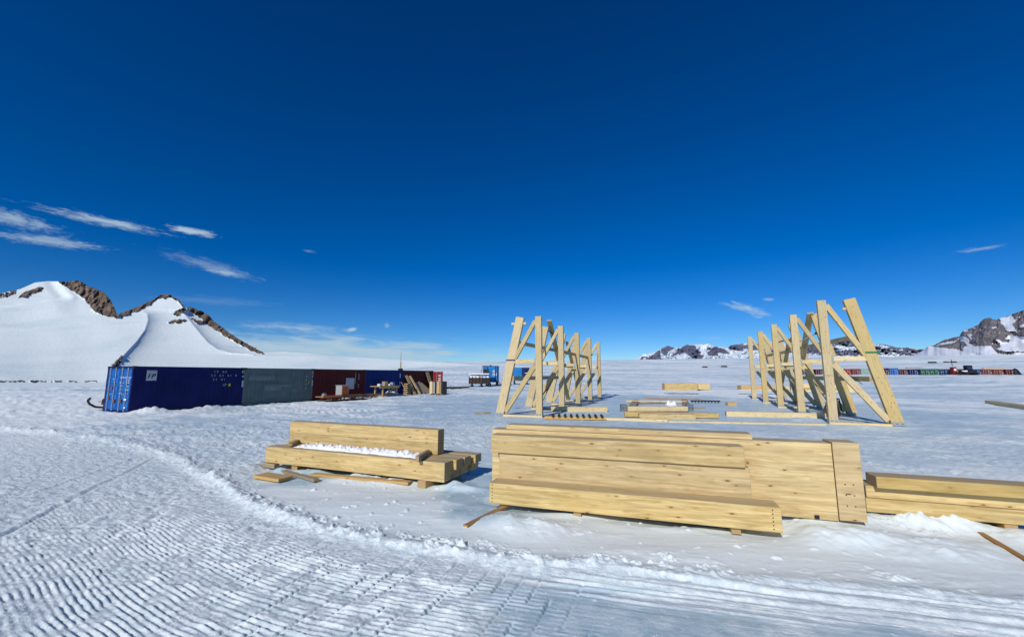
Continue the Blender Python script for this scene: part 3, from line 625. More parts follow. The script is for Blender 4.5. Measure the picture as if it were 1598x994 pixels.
def container(loc, rz, mat, label, doormat=None, doors=True, length=CL, dz=0, corr=.036, group=None, detail=True, frame=None):
    """local X along the length, door end at x=0, the long side we see faces -Y"""
    r = thing('shipping_container', label, 'container', loc, rz, group)
    fm = frame or mat; l = length; h = CH; w2 = CW / 2
    P = []
    for x in (0, l - .12):
        for y in (-w2, w2 - .12): P.append(((x, y, 0), (x + .12, y + .12, h)))
    for y in (-w2, w2 - .07): P += [((.12, y + .003, 0), (l - .12, y + .067, .15)), ((.12, y + .003, h - .09), (l - .12, y + .067, h - .003))]
    for x in (0, l - .1): P += [((x + .004, -w2 + .12, 0), (x + .09, w2 - .12, .14)), ((x + .004, -w2 + .12, h - .11), (x + .09, w2 - .12, h - .003))]
    multi('frame', P, fm, r)
    cast = []
    for x in (-.012, l - .165):
        for y in (-w2 - .012, w2 - .15):
            for z in (-.004, h - .114): cast.append(((x, y, z), (x + .178, y + .162, z + .124)))
    if detail:
        for lo_, hi_ in cast: box('corner_casting', lo_, hi_, dark, r, bev=0)
    cp = corr_panel(l - .24, h - .24, dep=corr) if detail else None
    if detail:
        s1 = mobj('side_panel', mm(cp, mat), None, r, Matrix.Translation((.12, -w2 + .012, .15)))
        s2 = mobj('side_panel', mm(cp, mat), None, r, Matrix.Translation((l - .12, w2 - .012, .15)) @ Matrix.Rotation(math.pi, 4, 'Z'))
        cr = corr_panel(CW - .24, l - .2)
        M = Matrix(((0, 0, 1, .1), (1, 0, 0, -w2 + .12), (0, 1, 0, h - .05), (0, 0, 0, 1)))
        mobj('roof', mm(cr, mat), None, r, M)
    else:
        multi('side_panel', [((.1, -w2 + .02, .1), (l - .02, w2 - .02, h - .02))], mat, r)
    ce = multi('end_panel', [((l - .07, -w2 + .12, .14), (l - .03, w2 - .12, h - .11))], mat, r)
    if doors: add_doors(r, doormat or mat, .03, steel, detail)
    else: multi('end_panel', [((.03, -w2 + .12, .14), (.07, w2 - .12, h - .11))], mat, r)
    return r
DIRC = (.413, .911); RZC = math.atan2(DIRC[1], DIRC[0])
C0 = (-21.17, 23.12)                     # the near corner of the long shaded side
def cpos(s, side=0): # origin = centre of door end
    nx, ny = -DIRC[1], DIRC[0]           # towards the back of the row
    return (C0[0] + DIRC[0] * s + nx * (CW / 2 + side), C0[1] + DIRC[1] * s + ny * (CW / 2 + side), 0)
def sideM(x, z, y=-CW / 2 - .004): return wallM(x, y, z, 0)
c1 = container(cpos(0, .2), RZC, navy, 'dark navy container with bright blue doors, nearest end of the left row', skyblue, corr=.014, length=6.2)
c1.scale = (1, 1.16, 1)
s_ = bar('sign', (.62, -CW / 2 - .012, 2.07), (1.12, -CW / 2 - .012, 2.07), .016, .58, dull, c1)
text('sign_lettering', 'IP', .34, dark, c1, sideM(.82, 2.03, -CW / 2 - .025), .3, .012)
bar('sign_band', (.66, -CW / 2 - .023, 2.31), (1.10, -CW / 2 - .023, 2.31), .006, .05, steel, c1)
text('lettering', 'IP AU', .19, dull, c1, sideM(4.62, 2.30), spacing=1.45); text('lettering', '32 62 61 8', .19, dull, c1, sideM(4.88, 2.06), spacing=1.45)
text('lettering', '22 G1', .19, dull, c1, sideM(4.58, 1.80), spacing=1.45)
text('lettering', 'IP', .20, steel, c1, sideM(4.92, 1.44), .3, .006); bar('yellow_sticker', (5.2, -CW / 2 - .008, 1.44), (5.34, -CW / 2 - .008, 1.44), .006, .18, yellow, c1)
text('corner_letter', 'C', .26, white, c1, sideM(6.12, 2.30, -CW / 2 - .02)); text('corner_letter', 'M', .20, white, c1, sideM(6.12, 1.98, -CW / 2 - .02))
bar('white_sticker', (6.08, -CW / 2 - .012, 1.5), (6.19, -CW / 2 - .012, 1.5), .008, .45, dull, c1)
for (y, z, s, t) in [(.30, 1.95, .16, 'IPAU'), (.86, 1.95, .16, '326261'), (.86, 1.80, .13, '22G1'), (.30, 1.66, .11, 'MAX G'), (.86, 1.66, .10, '30480'), (.30, 1.48, .10, 'TARE'), (.86, 1.46, .10, '2200'), (.30, 1.28, .10, 'NET'), (.86, 1.27, .10, '28280'), (.30, 1.08, .10, 'CUBE'), (.86, 1.07, .10, '33.2')]:
    text('door_lettering', t, s, white, c1, wallM(-.012, -y, z, -math.pi / 2))
for y, z, a_, b_ in ((.86, .74, .22, .10), (.90, .30, .12, .08), (-.45, 1.86, .05, .05)): bar('door_sticker', (-.045, -y - a_ / 2, z), (-.045, -y + a_ / 2, z), .006, b_, white, c1)
for y, z in ((-.75, .78), (-.2, .62), (.42, .66), (-.55, 1.35)): bar('rust_patch', (-.04, -y - .09, z), (-.04, -y + .09, z), .004, .2, rusty, c1)
c2 = container(cpos(6.2), RZC, grey, 'grey-green container patched with lighter squares, second in the row beside the dark navy one', length=5.65)
for a_, b_, z0, z1 in ((.35, .85, 1.75, 2.1), (.85, 2.3, 1.72, 2.06), (1.55, 2.9, .95, 1.42), (2.95, 3.75, 1.2, 1.42), (3.9, 4.2, .8, 1.05)):
    bar('painted_patch', (a_, -CW / 2 + .006, (z0 + z1) / 2), (b_, -CW / 2 + .006, (z0 + z1) / 2), .008, z1 - z0, greyp, c2)
for z in (2.0, 1.7, 1.35, 1.05): bar('marking', (5.0, -CW / 2 - .004, z), (5.06, -CW / 2 - .004, z), .006, .17, dull, c2)
bar('yellow_sticker', (5.2, -CW / 2 - .004, 1.5), (5.3, -CW / 2 - .004, 1.5), .006, .16, yellow, c2)
text('corner_letter', 'C', .26, white, c2, sideM(5.57, 2.30, -CW / 2 - .02)); text('corner_letter', 'V', .22, white, c2, sideM(5.57, 1.98, -CW / 2 - .02))
bar('white_sticker', (5.54, -CW / 2 - .012, 1.45), (5.64, -CW / 2 - .012, 1.45), .008, .45, dull, c2)
c3 = container(cpos(11.85), RZC, maroon, 'maroon container with a big white board on its side, third in the row', length=5.8)
bar('white_board', (3.45, -CW / 2 - .02, 1.35), (4.45, -CW / 2 - .02, 1.32), .02, .98, dull, c3)
for x_, zz in ((4.55, (2.2, 2.0, 1.8, 1.6, 1.4)), (4.95, (2.15, 1.95, 1.75, 1.2, 1.0))):
    for z in zz: bar('marking', (x_, -CW / 2 - .004, z), (x_ + .07, -CW / 2 - .004, z), .006, .13, dull, c3)
c4 = container(cpos(17.65), RZC, blue2, 'royal blue corrugated container between two maroon ones, fourth in the row', length=5.55)
for z in (2.15, 1.9, 1.3, 1.05): bar('marking', (4.95, -CW / 2 - .004, z), (5.06, -CW / 2 - .004, z), .006, .2, white, c4)
c5 = container(cpos(23.2), RZC, maroon, 'maroon container with planks leaning on its side, fifth in the row', length=5.4)
c6_ = container((-11.55, 61.8, .0), math.radians(100), redb, 'red container set back at the far end of the row, its lit doors showing', redb)
for z in (2.0, 1.6, 1.3): bar('marking', (-.05, -.9, z), (-.05, -.55, z), .006, .12, white, c6_)

def cl(s, off, z):   # point in front of the container row: s along, off out from the shaded side
    return (C0[0] + DIRC[0] * s + DIRC[1] * off, C0[1] + DIRC[1] * s - DIRC[0] * off, z)
# sledge behind the first container
t = thing('sledge', 'dark sledge with upturned runners behind the near container', 'sledge', cpos(.5, 2.5), RZC + .25)
for y in (-.55, .55):
    rn_ = []
    pts = [(3.5, .08), (.3, .08), (-.2, .16), (-.5, .34), (-.62, .55), (-.5, .68)]
    V = []; 
    for (xx, zz) in pts: V += [(xx, y - .07, zz), (xx, y + .07, zz), (xx, y - .07, zz + .1), (xx, y + .07, zz + .1)]
    Fc = []
    for i in range(len(pts) - 1):
        b_ = i * 4; Fc += [(b_, b_ + 4, b_ + 5, b_ + 1), (b_ + 2, b_ + 3, b_ + 7, b_ + 6), (b_, b_ + 2, b_ + 6, b_ + 4), (b_ + 1, b_ + 5, b_ + 7, b_ + 3)]
    frommesh('runner', V, Fc, dark, t)
for x in (.2, 1.2, 2.4): box('cross_beam', (x, -.7, .3), (x + .16, .7, .46), rusty, t)
box('deck', (0, -.65, .46), (3.3, .65, .54), woodG, t)
cyl('drum', (.15, -.2, .72), (.7, -.2, .72), .17, dark, t, 14)

# cargo sledge with an orange cabinet before the maroon container
t = thing('cargo_sledge', 'low rusty steel sledge parked in front of the maroon container', 'sledge', cl(10.9, 2.0, -.05), RZC)
for y in (-.45, .45):
    box('runner', (.2, y - .05, .05), (4.9, y + .05, .15), rusty, t)
    cyl('runner_tip', (4.9, y, .1), (5.5, y, .42), .045, rusty, t, 6); cyl('tip_rail', (5.5, y, .42), (4.6, y, .46), .035, rusty, t, 6)
    for x in (.5, 1.6, 2.8, 4.0): box('strut', (x, y - .04, .15), (x + .08, y + .04, .36), rusty, t)
for x in (.4, 1.4, 2.4, 3.4): box('cross_beam', (x, -.6, .36), (x + .12, .6, .43), rusty, t)
box('deck', (.1, -.62, .43), (4.2, .62, .48), woodG, t)
box('side_board', (-.3, -.70, .40), (1.5, -.62, .58), orange, t); box('side_board', (1.5, -.70, .38), (4.4, -.62, .5), rusty, t)
cyl('cross_tube', (5.5, -.45, .42), (5.5, .45, .42), .04, rusty, t, 6)
t = thing('cabinet', 'upright cabinet with orange front and grey side standing on the sledge', 'cabinet', cl(12.7, 2.0, .43), RZC)
box('body', (0, -.33, .0), (.75, .33, .80), greyboard, t)
for y0, y1 in ((-.345, -.345),):
    bar('door', (.05, -.345, .4), (.35, -.345, .4), .02, .74, orange, t); bar('door', (.40, -.345, .4), (.70, -.345, .4), .02, .74, orange, t)
bar('handle', (.36, -.36, .5), (.39, -.36, .5), .02, .3, dark, t); box('lid', (-.03, -.37, .8), (.78, .37, .84), greyboard, t)
t = thing('steel_coil', 'round metal coil lying at the near end of the rusty sledge', 'coil', cl(11.3, 2.0, .47), RZC)
for k in range(3): cyl('ring', (0, 0, .0 + k * .07), (0, 0, .05 + k * .07), .22 - .03 * k, steel, t, 14)
cyl('hub', (0, 0, -.04), (0, 0, .3), .05, dark, t, 8)
# long plank pile and work bench
for k, (off, z) in enumerate(((.75, .3), (.95, .22))):
    bar('timber_beam', cl(14.2, off, z), cl(20.6 - k, off, z), .16, .14, woodG, label='long grey timber lying low before the maroon container, %s' % ('against its wall' if k == 0 else 'outer of the two'), cat='beam', group='grey timbers by the container row')
t = thing('work_bench', 'timber work bench cluttered with boxes in front of the royal blue container', 'bench', cl(17.6, 1.3, 0), RZC)
box('bench_top', (0, -.6, 1.0), (2.7, .6, 1.08), woodG, t); box('apron', (0, -.58, .86), (2.7, -.52, 1.0), woodO, t)
for x in (.5, 2.4):
    for y in (-.5, .42): box('leg', (x, y, 0), (x + .13, y + .13, 1.0), woodG, t)
bar('brace', (.8, -.5, .25), (2.2, -.5, .95), .06, .1, woodG, t); bar('brace', (2.4, -.5, .3), (1.9, -.5, .95), .05, .05, woodG, t)
for i, (x, y, sx, sy, sz, m_, lb, ct) in enumerate(((.5, -.1, .35, .3, .16, white, 'small white box at the near end of the work bench', 'box'), (1.3, .0, .4, .35, .36, woodP, 'tan carton, tallest thing on the work bench', 'carton'), (1.75, -.2, .35, .3, .14, white, 'low white tray beside the tan carton on the work bench', 'tray'), (2.35, 0, .3, .3, .26, dull, 'pale box at the far end of the work bench', 'box'))):
    b = thing('carton' if ct == 'carton' else ('tray' if ct == 'tray' else 'parts_box'), lb, ct, cl(17.6 + x, 1.3 - y, 1.08), RZC)
    box('body', (-sx / 2, -sy / 2, 0), (sx / 2, sy / 2, sz), m_, b); box('lid', (-sx / 2 - .012, -sy / 2 - .012, sz), (sx / 2 + .012, sy / 2 + .012, sz + .03), m_, b)
# antenna on the roof line
t = thing('radio_antenna', 'thin whip antenna on a short post above the container row', 'antenna', cpos(23.3, -.7), RZC)
box('mast_box', (-.16, -.2, 2.59), (.14, .2, 2.8), dark, t); cyl('post', (0, 0, 2.7), (0, 0, 3.5), .07, ply, t, 8); cyl('whip', (0, 0, 3.5), (0, 0, 4.6), .022, dark, t, 6, .012)
# planks leaning against the fifth container
lean = [(23.7, .95, 1.35, .10, woodG, 0), (24.55, 1.2, 2.05, .42, ply, .12), (25.2, 1.3, 2.0, .30, woodP, .15), (26.2, 1.0, 1.2, .6, woodG, .2), (26.9, 1.0, 1.3, .45, woodG, .4),
        (27.5, 1.0, 1.2, .3, woodG, .5), (28.3, .9, 2.45, .55, ply, .15), (28.9, .8, 1.3, .5, ply, .0), (29.2, 1.1, 1.1, .4, woodG, .3)]
names = ['stack of dark boards at the left', 'widest grey board, leaning', 'paler narrow board beside the wide one', 'short dark board in the middle', 'tilted dark board right of the middle', 'thin dark board with a strong tilt', 'tallest tan panel', 'short tan board below the tallest panel', 'last dark board at the far right']
for (s_a, off, h, wd, m_, tl), nm in zip(lean, names):
    bar('leaning_board', cl(s_a - .9 + tl, off, .03), cl(s_a - .9 - tl, .08, h), wd, .05, m_, up=(DIRC[1], -DIRC[0], .2), label=nm + ', against the fifth container', cat='board', group='boards leaning on the maroon container')
for k in range(6):
    bar('board', cl(22.6 + .1 * (k % 2), .75, .15 + .2 * k), cl(23.2 + .1 * (k % 2), .75, .15 + .2 * k), .5, .12, woodG, label='short dark boards piled against the container, layer %s from the snow' % ['first', 'second', 'third', 'fourth', 'fifth', 'sixth'][k], cat='board', group='pile of short dark boards')
p = GZ(681, 616)
t = thing('panel_pallet', 'upright bundle of tan panels standing on snow at the end of the container row', 'panels', (p[0] - .75, p[1], 0), -.3)
for k, (x0, x1, h, m_) in enumerate(((0, .3, 1.28, woodP), (.32, .5, 1.22, woodG), (.52, .6, 1.24, dull), (.62, .82, 1.2, dark), (.84, 1.12, 1.3, woodO), (1.14, 1.36, 1.28, woodG), (1.38, 1.55, 1.3, dark))):
    box('panel', (x0, 0, .12), (x1, 1.0, .12 + h), m_, t)
for x in (.05, .7, 1.35): box('skid', (x, -.05, 0), (x + .12, 1.05, .115), woodG, t)
# boards and bits lying behind
a0 = GZ(703, 607); b0 = GZ(742, 605.5)
t = thing('timber_raft', 'flat raft of old boards lying on snow left of the blue cabin sledge', 'boards', a0, math.atan2(b0[1] - a0[1], b0[0] - a0[0]))
for k in range(4): box('board', (0 + .2 * (k % 2), k * .32, .22), (4.7, k * .32 + .28, .28), woodO if k % 2 else rusty, t)
for x in (.5, 2.4, 4.0): box('bearer', (x, -.05, 0), (x + .15, 1.3, .22), rusty, t)
p = GZ(697, 607)
t = thing('bent_rail', 'small tangle of bent dark metal rails on the snow past the panel bundle', 'scrap', p, 0)
for k in range(4): cyl('rail', (-.6 + .4 * k, 0, .05), (-.1 + .4 * k, .3, .55 - .15 * (k % 2)), .035, dark, t, 5)

# ------------------------------------------------------------------ blue cabins on sledges
def cabin(px, py, wpx, label, side=1):
    p = GT(px, py); t = thing('cabin_sledge', label, 'cabin', p, -.05)
    return t, p
t, p = cabin(763, 602.5, 0, 'bright blue cabin on a sledge with snow-topped cargo in front')
t.scale = (1.12, 1.12, 1.08)
cp = corr_panel(2.0, 2.5); cq = corr_panel(1.3, 2.5)
box('body', (-1.0, .03, .8), (1.35, 3.4, 3.35), cab, t); mobj('wall_sheet', mm(corr_panel(2.0, 2.5), cab), None, t, Matrix.Translation((-1.0, -.03, .82)))
box('corner_post', (1.0, -.08, .8), (1.12, .02, 3.35), dark, t); box('corner_post', (1.33, -.05, .8), (1.43, .06, 3.35), dark, t)
mobj('wall_sheet', mm(cq, cab), None, t, Matrix.Translation((1.42, .05, .82)) @ Matrix.Rotation(math.pi / 2, 4, 'Z'))
text('lettering', 'C', .6, white, t, wallM(.80, -.09, 2.45, 0), 0, .02); text('lettering', 'O', .55, white, t, wallM(.80, -.09, 1.9, 0), 0, .02)
box('sticker', (1.2, -.1, 1.7), (1.28, -.06, 2.2), white, t); box('roof', (-1.08, -.05, 3.35), (1.45, 3.45, 3.42), dark, t); cyl('roof_vent', (.2, .5, 3.42), (.2, .5, 3.58), .14, dark, t)
bar('ladder_rail', (-1.4, -.1, 1.9), (-1.05, -.1, 3.35), .05, .06, dark, t); bar('ladder_rail', (-.35, -.1, 3.35), (0, -.1, 2.3), .05, .06, dark, t); bar('ladder_rail', (-1.2, -.1, 3.38), (-.3, -.1, 3.38), .05, .06, dark, t)
for x in (-.5, 1.1): 
    box('runner', (x, -.8, .1), (x + .25, 4, .25), dark, t); box('strut', (x, .2, .25), (x + .2, .5, .8), dark, t); box('strut', (x, 2.8, .25), (x + .2, 3.1, .8), dark, t)
box('subframe', (-.6, -.1, .66), (1.4, 3.4, .8), dark, t); bar('tow_bar', (1.4, .5, .7), (2.4, .1, .15), .08, .08, dark, t)
t2 = thing('cargo_sledge', 'sledge loaded with dark crates under a sheet of snow, before the blue cabin', 'sledge', (p[0] - 1.2, p[1] - 2.6, p[2]), -.05)
for x in (-1.7, -.2, 1.2):
    box('runner', (x, -1.6, .0), (x + .4, 1.2, .16), dark, t2, bev=.03)
    for y in (-.9, .6): bar('strut', (x + .2, y, .1), (x + .2, y + .2, .5), .16, .16, dark, t2)
t2.scale = (1.12, 1, 1.05)
box('deck', (-1.9, -.9, .48), (1.4, .9, .60), dark, t2)
for k in range(3): box('crate', (-1.85 + 1.1 * k, -.85, .60), (-.85 + 1.1 * k, .85, 1.5), crate_m if k < 2 else dark, t2)
for k in range(7): box('stake', (-1.9 + .53 * k, -.93, .4), (-1.8 + .53 * k, -.86, 1.7), dark, t2)
box('top_rail', (-1.9, -.95, 2.02), (1.3, -.80, 2.2), white, t2); box('rear_rail', (-1.7, -.2, 1.9), (1.2, 0, 2.02), dark, t2)
def snowpad(name, x0, x1, y0, y1, z, h, parent, nx=26, ny=8, seed=1, M=None):
    V = []; Fc = []
    for j in range(ny):
        for i in range(nx):
            u, v = i / (nx - 1), j / (ny - 1); ed = min(1, 7 * min(u, 1 - u) + .0) ** .5 * min(1, 4 * min(v, 1 - v)) ** .5
            wob = float(fbm(np.array(u * nx * .35 + seed * 3), np.array(v * ny * .5), 3, seed)) * 1.5; e2 = float(vn(np.array(u * max(9., nx * .12)), np.array(v * 0.), seed + 3))
            V.append((x0 + (x1 - x0) * u, y0 + (y1 - y0) * (v * (1 - .25 * max(0, e2)) + .12 * max(0, -e2)), z + h * ed * max(.12, .75 + .75 * wob)))
    for j in range(ny - 1):
        for i in range(nx - 1): Fc.append((j * nx + i, j * nx + i + 1, (j + 1) * nx + i + 1, (j + 1) * nx + i))
    n0 = len(V); ring = [i for i in range(nx)] + [j * nx + nx - 1 for j in range(1, ny)] + [(ny - 1) * nx + i for i in range(nx - 2, -1, -1)] + [j * nx for j in range(ny - 2, 0, -1)]
    for k in ring: V.append((V[k][0], V[k][1], z - .002))
    m = len(ring)
    for k in range(m): Fc.append((ring[k], n0 + k, n0 + (k + 1) % m, ring[(k + 1) % m]))
    return frommesh(name, V, Fc, lump_m, parent, M, True)
snowpad('snow_cover', -1.95, 1.4, -.9, .9, 1.5, .30, t2, seed=4)
box('equipment_box', (.3, -.3, 2.15), (1.1, .5, 2.95), dark, t2)
t, p = cabin(812, 600, 0, 'second blue cabin on a sledge, seen through the left trestles')
p2 = p; box('body', (-1.5, .05, 1.0), (1.9, 3.4, 3.5), cab, t); mobj('wall_sheet', mm(corr_panel(1.8, 2.4), cab), None, t, Matrix.Translation((-1.5, -.02, 1.05)))
box('dark_end', (.32, -.06, 1.0), (1.9, .04, 3.5), navyd, t); box('door', (.9, -.1, 1.1), (1.6, -.05, 3.1), navy, t); box('sign', (.95, -.14, 2.3), (1.5, -.10, 2.42), white, t); box('roof', (-1.55, -.1, 3.5), (1.95, 3.5, 3.56), white, t)
for x in (-1.4, 1.2): box('runner', (x, -.8, .05), (x + .35, 4, .25), dark, t); box('strut', (x, .2, .25), (x + .3, .6, 1.0), dark, t)
box('subframe', (-1.4, -.1, .8), (1.8, 3.3, 1.0), dark, t)

# ------------------------------------------------------------------ timber trestles
U = Vector((.365, .931, 0)); W = Vector((.931, -.365, 0)); RZT = math.atan2(W.y, W.x)   # local X = across (W), local Y = along (U)
def trestle(label, s, group, H=5.1, base=2.15, top=1.0, strap=None):
    """one A-shaped bent; post at x=0, raking leg outwards by s"""
    t = thing('timber_trestle', label, 'trestle', (0, 0, 0), RZT, group)
    up = (0, 1, 0); X = lambda x, z, y=0: (s * x, y, z)
    bar('post', X(0, .08), X(0, H), .2, .30, woodT, t, up=(0, 1, 0)) if False else None
    def leg(name, a_, b_, wd, th=.2, y=0, mat=woodT): return bar(name, X(a_[0], a_[1], y), X(b_[0], b_[1], y), wd, th, mat, t, up=(0, 1, 0))
    leg('post', (0, .08), (0, H), .33)
    leg('raking_leg', (base, .06), (top, H), .44)
    lx = lambda z: base + (top - base) * z / H
    leg('diagonal', (.17, H - .22), (lx(2.85) - .10, 2.78), .20, .16)
    leg('diagonal', (.20, 2.60), (lx(.1) - .28, .22), .24, .16)
    leg('cross_rail', (.15, 2.80), (lx(2.8) - .16, 2.80), .20, .15, mat=woodP)
    box('sill', tuple(min(a_, b_) for a_, b_ in zip(X(-.2, .0, -.2), X(base - .25, .09, .1))), tuple(max(a_, b_) for a_, b_ in zip(X(-.2, .0, -.2), X(base - .25, .09, .1))), woodP, t)
    for xx, wd in ((0, .36), (base + .02, .44)):
        a_ = X(xx - wd / 2, .02, -.125); b_ = X(xx + wd / 2, .17, .125)
        box('steel_shoe', tuple(min(p_, q_) for p_, q_ in zip(a_, b_)), tuple(max(p_, q_) for p_, q_ in zip(a_, b_)), steel, t)
        for q in (-.09, .09): cyl('bolt', X(xx + q, .1, -.15), X(xx + q, .1, -.12), .018, dark, t, 6)
    box('bracket', (-.04 + s * .19, -.11, 2.66), (.04 + s * .19, .11, 2.96), steel, t)
    return t
def copy_tree(o, parent=None):
    c = o.copy(); COL.objects.link(c); c.parent = parent
    for ch in list(o.children): copy_tree(ch, c)
    return c
ordn = ['nearest', 'second', 'third', 'fourth', 'farthest']
def place(t, P, sp, k, rowname): 
    q = Vector(P) + U * sp * k; t.location = (q.x, q.y, 0)
    return q
LP = (1.38, 21.04, 0); RP = (13.95, 18.25, 0)
tl = trestle('nearest pale timber trestle of the left row, with a purple strap', -1, 'timber trestles of the left row')
for k in range(5):
    o = tl if k == 0 else copy_tree(tl)
    o['label'] = ('nearest timber trestle of the left row, purple strap on its raking leg' if k == 0 else ordn[k] + ' timber trestle of the left row, behind the purple-strapped one')
    place(o, LP, 4.5, k, 'left')
    o.rotation_euler = (0, 0, RZT + random.uniform(-.02, .02) * (k > 0))
tr = trestle('nearest trestle of the right row', 1, 'timber trestles of the right row', H=5.42, base=2.2, top=1.02)
for k in range(5):
    o = tr if k == 0 else copy_tree(tr)
    o['label'] = ('nearest, tallest trestle of the right row, green strap on its raking leg' if k == 0 else ordn[k] + ' timber trestle of the right row, behind the green-strapped one')
    place(o, RP, 4.75, k, 'right')
    o.rotation_euler = (0, 0, RZT + random.uniform(-.02, .02) * (k > 0))
def onleg(P, sp, s, k, z, base=2.15, top=1.0, H=5.1, dx=0, dy=0):
    q = Vector(P) + U * (sp * k + dy) + W * (s * (base + (top - base) * z / H + dx)); return (q.x, q.y, z)
box('strap', (-1.78, -.115, 2.83), (-1.27, .115, 2.90), purple, tl, label='purple strap'); box('peg', (-1.5, -.04, 4.72), (-.68, .04, 4.83), woodP, tl)
box('strap', (1.36, -.115, 3.02), (1.86, .115, 3.09), gstrap, tr, label='green strap'); box('splice_joint', (-.153, -.103, 2.07), (.153, .103, 2.085), dark, tr); box('peg', (.76, -.04, 4.95), (1.1, .04, 5.05), woodP, tr)
for side, P, sp, s, H, base, top in (('left', LP, 4.5, -1, 5.1, 2.15, 1.0), ('right', RP, 4.75, 1, 5.42, 2.2, 1.02)):
    kw = dict(base=base, top=top, H=H); gp = 'rails and braces tying the %s trestles' % side
    wn = 'the %s row of trestles' % side
    for a_, b_, z, lb, h in ((0.0, 2.0, 1.92, 'low grey-brown rail tying the nearest legs of ' + wn, .22), (2.0, 4.0, 2.75, 'mid rail tying the farthest legs of ' + wn, .16)):
        bar('tie_rail', onleg(P, sp, s, a_, z, dx=-.30, **kw), onleg(P, sp, s, b_ + .1, z, dx=-.30, **kw), .09, h, woodT, label=lb, cat='rail', group=gp)
    for a_, b_, z, lb in ((0.02, 2.08, 3.75, 'upper rail across the nearest three raking legs of ' + wn), (1.95, 4.1, 3.72, 'upper rail across the farthest raking legs of ' + wn)):
        bar('tie_rail', onleg(P, sp, s, a_, z, dx=-.28, **kw), onleg(P, sp, s, b_, z, dx=-.28, **kw), .08, .20, woodT, label=lb, cat='rail', group=gp)
    # long boards braced across the raking legs
    bar('raking_brace', onleg(P, sp, s, .95, 5.45, dx=-.25, **kw), onleg(P, sp, s, 2.9, .12, dx=-.42, **kw), .10, .30, woodT, up=W, label='long sloping brace rising above the second leg of ' + wn, cat='brace', group=gp)
    bar('raking_brace', onleg(P, sp, s, 2.05, 3.9, dx=-.45, **kw), onleg(P, sp, s, 1.05, .15, dx=-.5, **kw), .08, .26, woodT, up=W, label='brace leaning the other way, below the crossing in ' + wn, cat='brace', group=gp)
    bar('raking_brace', onleg(P, sp, s, 2.1, 4.5, dx=-.3, **kw), onleg(P, sp, s, 3.9, .15, dx=-.42, **kw), .08, .24, woodT, up=W, label='sloping brace between the third and last legs of ' + wn, cat='brace', group=gp)
    q0 = Vector(P) + U * (sp * 1.0 + .14) ; q1 = Vector(P) + U * (sp * 3.05 + .14)
    bar('tie_rail', (q0.x + W.x * s * .1, q0.y + W.y * s * .1, 3.55), (q1.x + W.x * s * .1, q1.y + W.y * s * .1, 3.5), .07, .2, woodT, label='grey weathered rail nailed behind the posts of ' + wn, cat='rail', group=gp) if side == 'left' else None
    # ratchet straps and slack webbing
    def webbing(name, pts, r, m_, lb):
        cu = []; t_ = thing(name, lb, 'strap', pts[0])
        for i_ in range(len(pts) - 1):
            a2 = Vector(pts[i_]) - Vector(pts[0]); b2 = Vector(pts[i_ + 1]) - Vector(pts[0]); cu.append((a2, b2))
        V, Fc = [], []
        for i_, pt in enumerate(pts):
            c_ = Vector(pt) - Vector(pts[0])
            V += [tuple(c_ + Vector((0, 0, r))), tuple(c_ + Vector((r, 0, 0))), tuple(c_ - Vector((0, 0, r))), tuple(c_ - Vector((r, 0, 0)))]
            if i_: b3 = (i_ - 1) * 4; Fc += [(b3 + j_, b3 + (j_ + 1) % 4, b3 + 4 + (j_ + 1) % 4, b3 + 4 + j_) for j_ in range(4)]
        frommesh('webbing', V, Fc, m_, t_); a4 = Vector(pts[1]) - Vector(pts[0]); box('ratchet', (a4.x - .05, a4.y - .05, a4.z - .06), (a4.x + .05, a4.y + .05, a4.z + .06), dark, t_)
    if side == 'left':
        webbing('ratchet_strap', [onleg(P, sp, s, 1, 5.0, dx=.0, **kw), onleg(P, sp, s, 1.22, 4.7, dx=-.35, **kw), onleg(P, sp, s, 1.2, 4.2, dx=-.25, **kw), onleg(P, sp, s, 1.0, 3.6, dx=-.2, **kw)], .045, dark, 'black ratchet strap hanging between the second leg and the sloping brace, left row')
        webbing('ratchet_strap', [onleg(P, sp, s, 4, 4.0, dx=-1.2, **kw), onleg(P, sp, s, 3.6, 3.85, dx=-1.0, **kw), onleg(P, sp, s, 3.0, 3.95, dx=-1.0, **kw)], .02, steel, 'thin grey strap between the last posts of the left row')
    else:
        webbing('ratchet_strap', [onleg(P, sp, s, .75, 2.6, dx=-.5, **kw), onleg(P, sp, s, .55, 2.35, dx=-.5, **kw), onleg(P, sp, s, .45, 2.3, dx=-.45, **kw), onleg(P, sp, s, .28, 1.9, dx=-.4, **kw), onleg(P, sp, s, .2, 1.7, dx=-.35, **kw)], .02, dark, 'slack dark strap drooping behind the nearest right trestle')
        webbing('ratchet_strap', [onleg(P, sp, s, 1, 4.5, dx=.25, **kw), onleg(P, sp, s, 1.0, 4.35, dx=-.25, **kw), onleg(P, sp, s, 1.5, 4.1, dx=-.5, **kw), onleg(P, sp, s, 2.0, 4.2, dx=-.3, **kw)], .03, wstrap, 'white strap round the second raking leg of the right row')
        webbing('ratchet_strap', [onleg(P, sp, s, 2, 4.6, dx=0, **kw), onleg(P, sp, s, 2.2, 4.45, dx=-.4, **kw), onleg(P, sp, s, 2.35, 4.3, dx=-.9, **kw)], .04, dark, 'black strap knotted near the third trestle of the right row')
        webbing('ratchet_strap', [onleg(P, sp, s, 1.4, .9, dx=-.2, **kw), onleg(P, sp, s, 1.2, .8, dx=-.6, **kw), onleg(P, sp, s, 1.0, .85, dx=-.3, **kw), onleg(P, sp, s, .9, .3, dx=-.5, **kw)], .035, dark, 'black strap low between the near legs of the right row')
q = Vector(RP) + U * (4.75 * .75) + W * 1.0
t = thing('tarpaulin_bundle', 'dark bundled tarpaulin roll propped behind the nearest right post', 'bundle', (q.x, q.y, 0), .4)
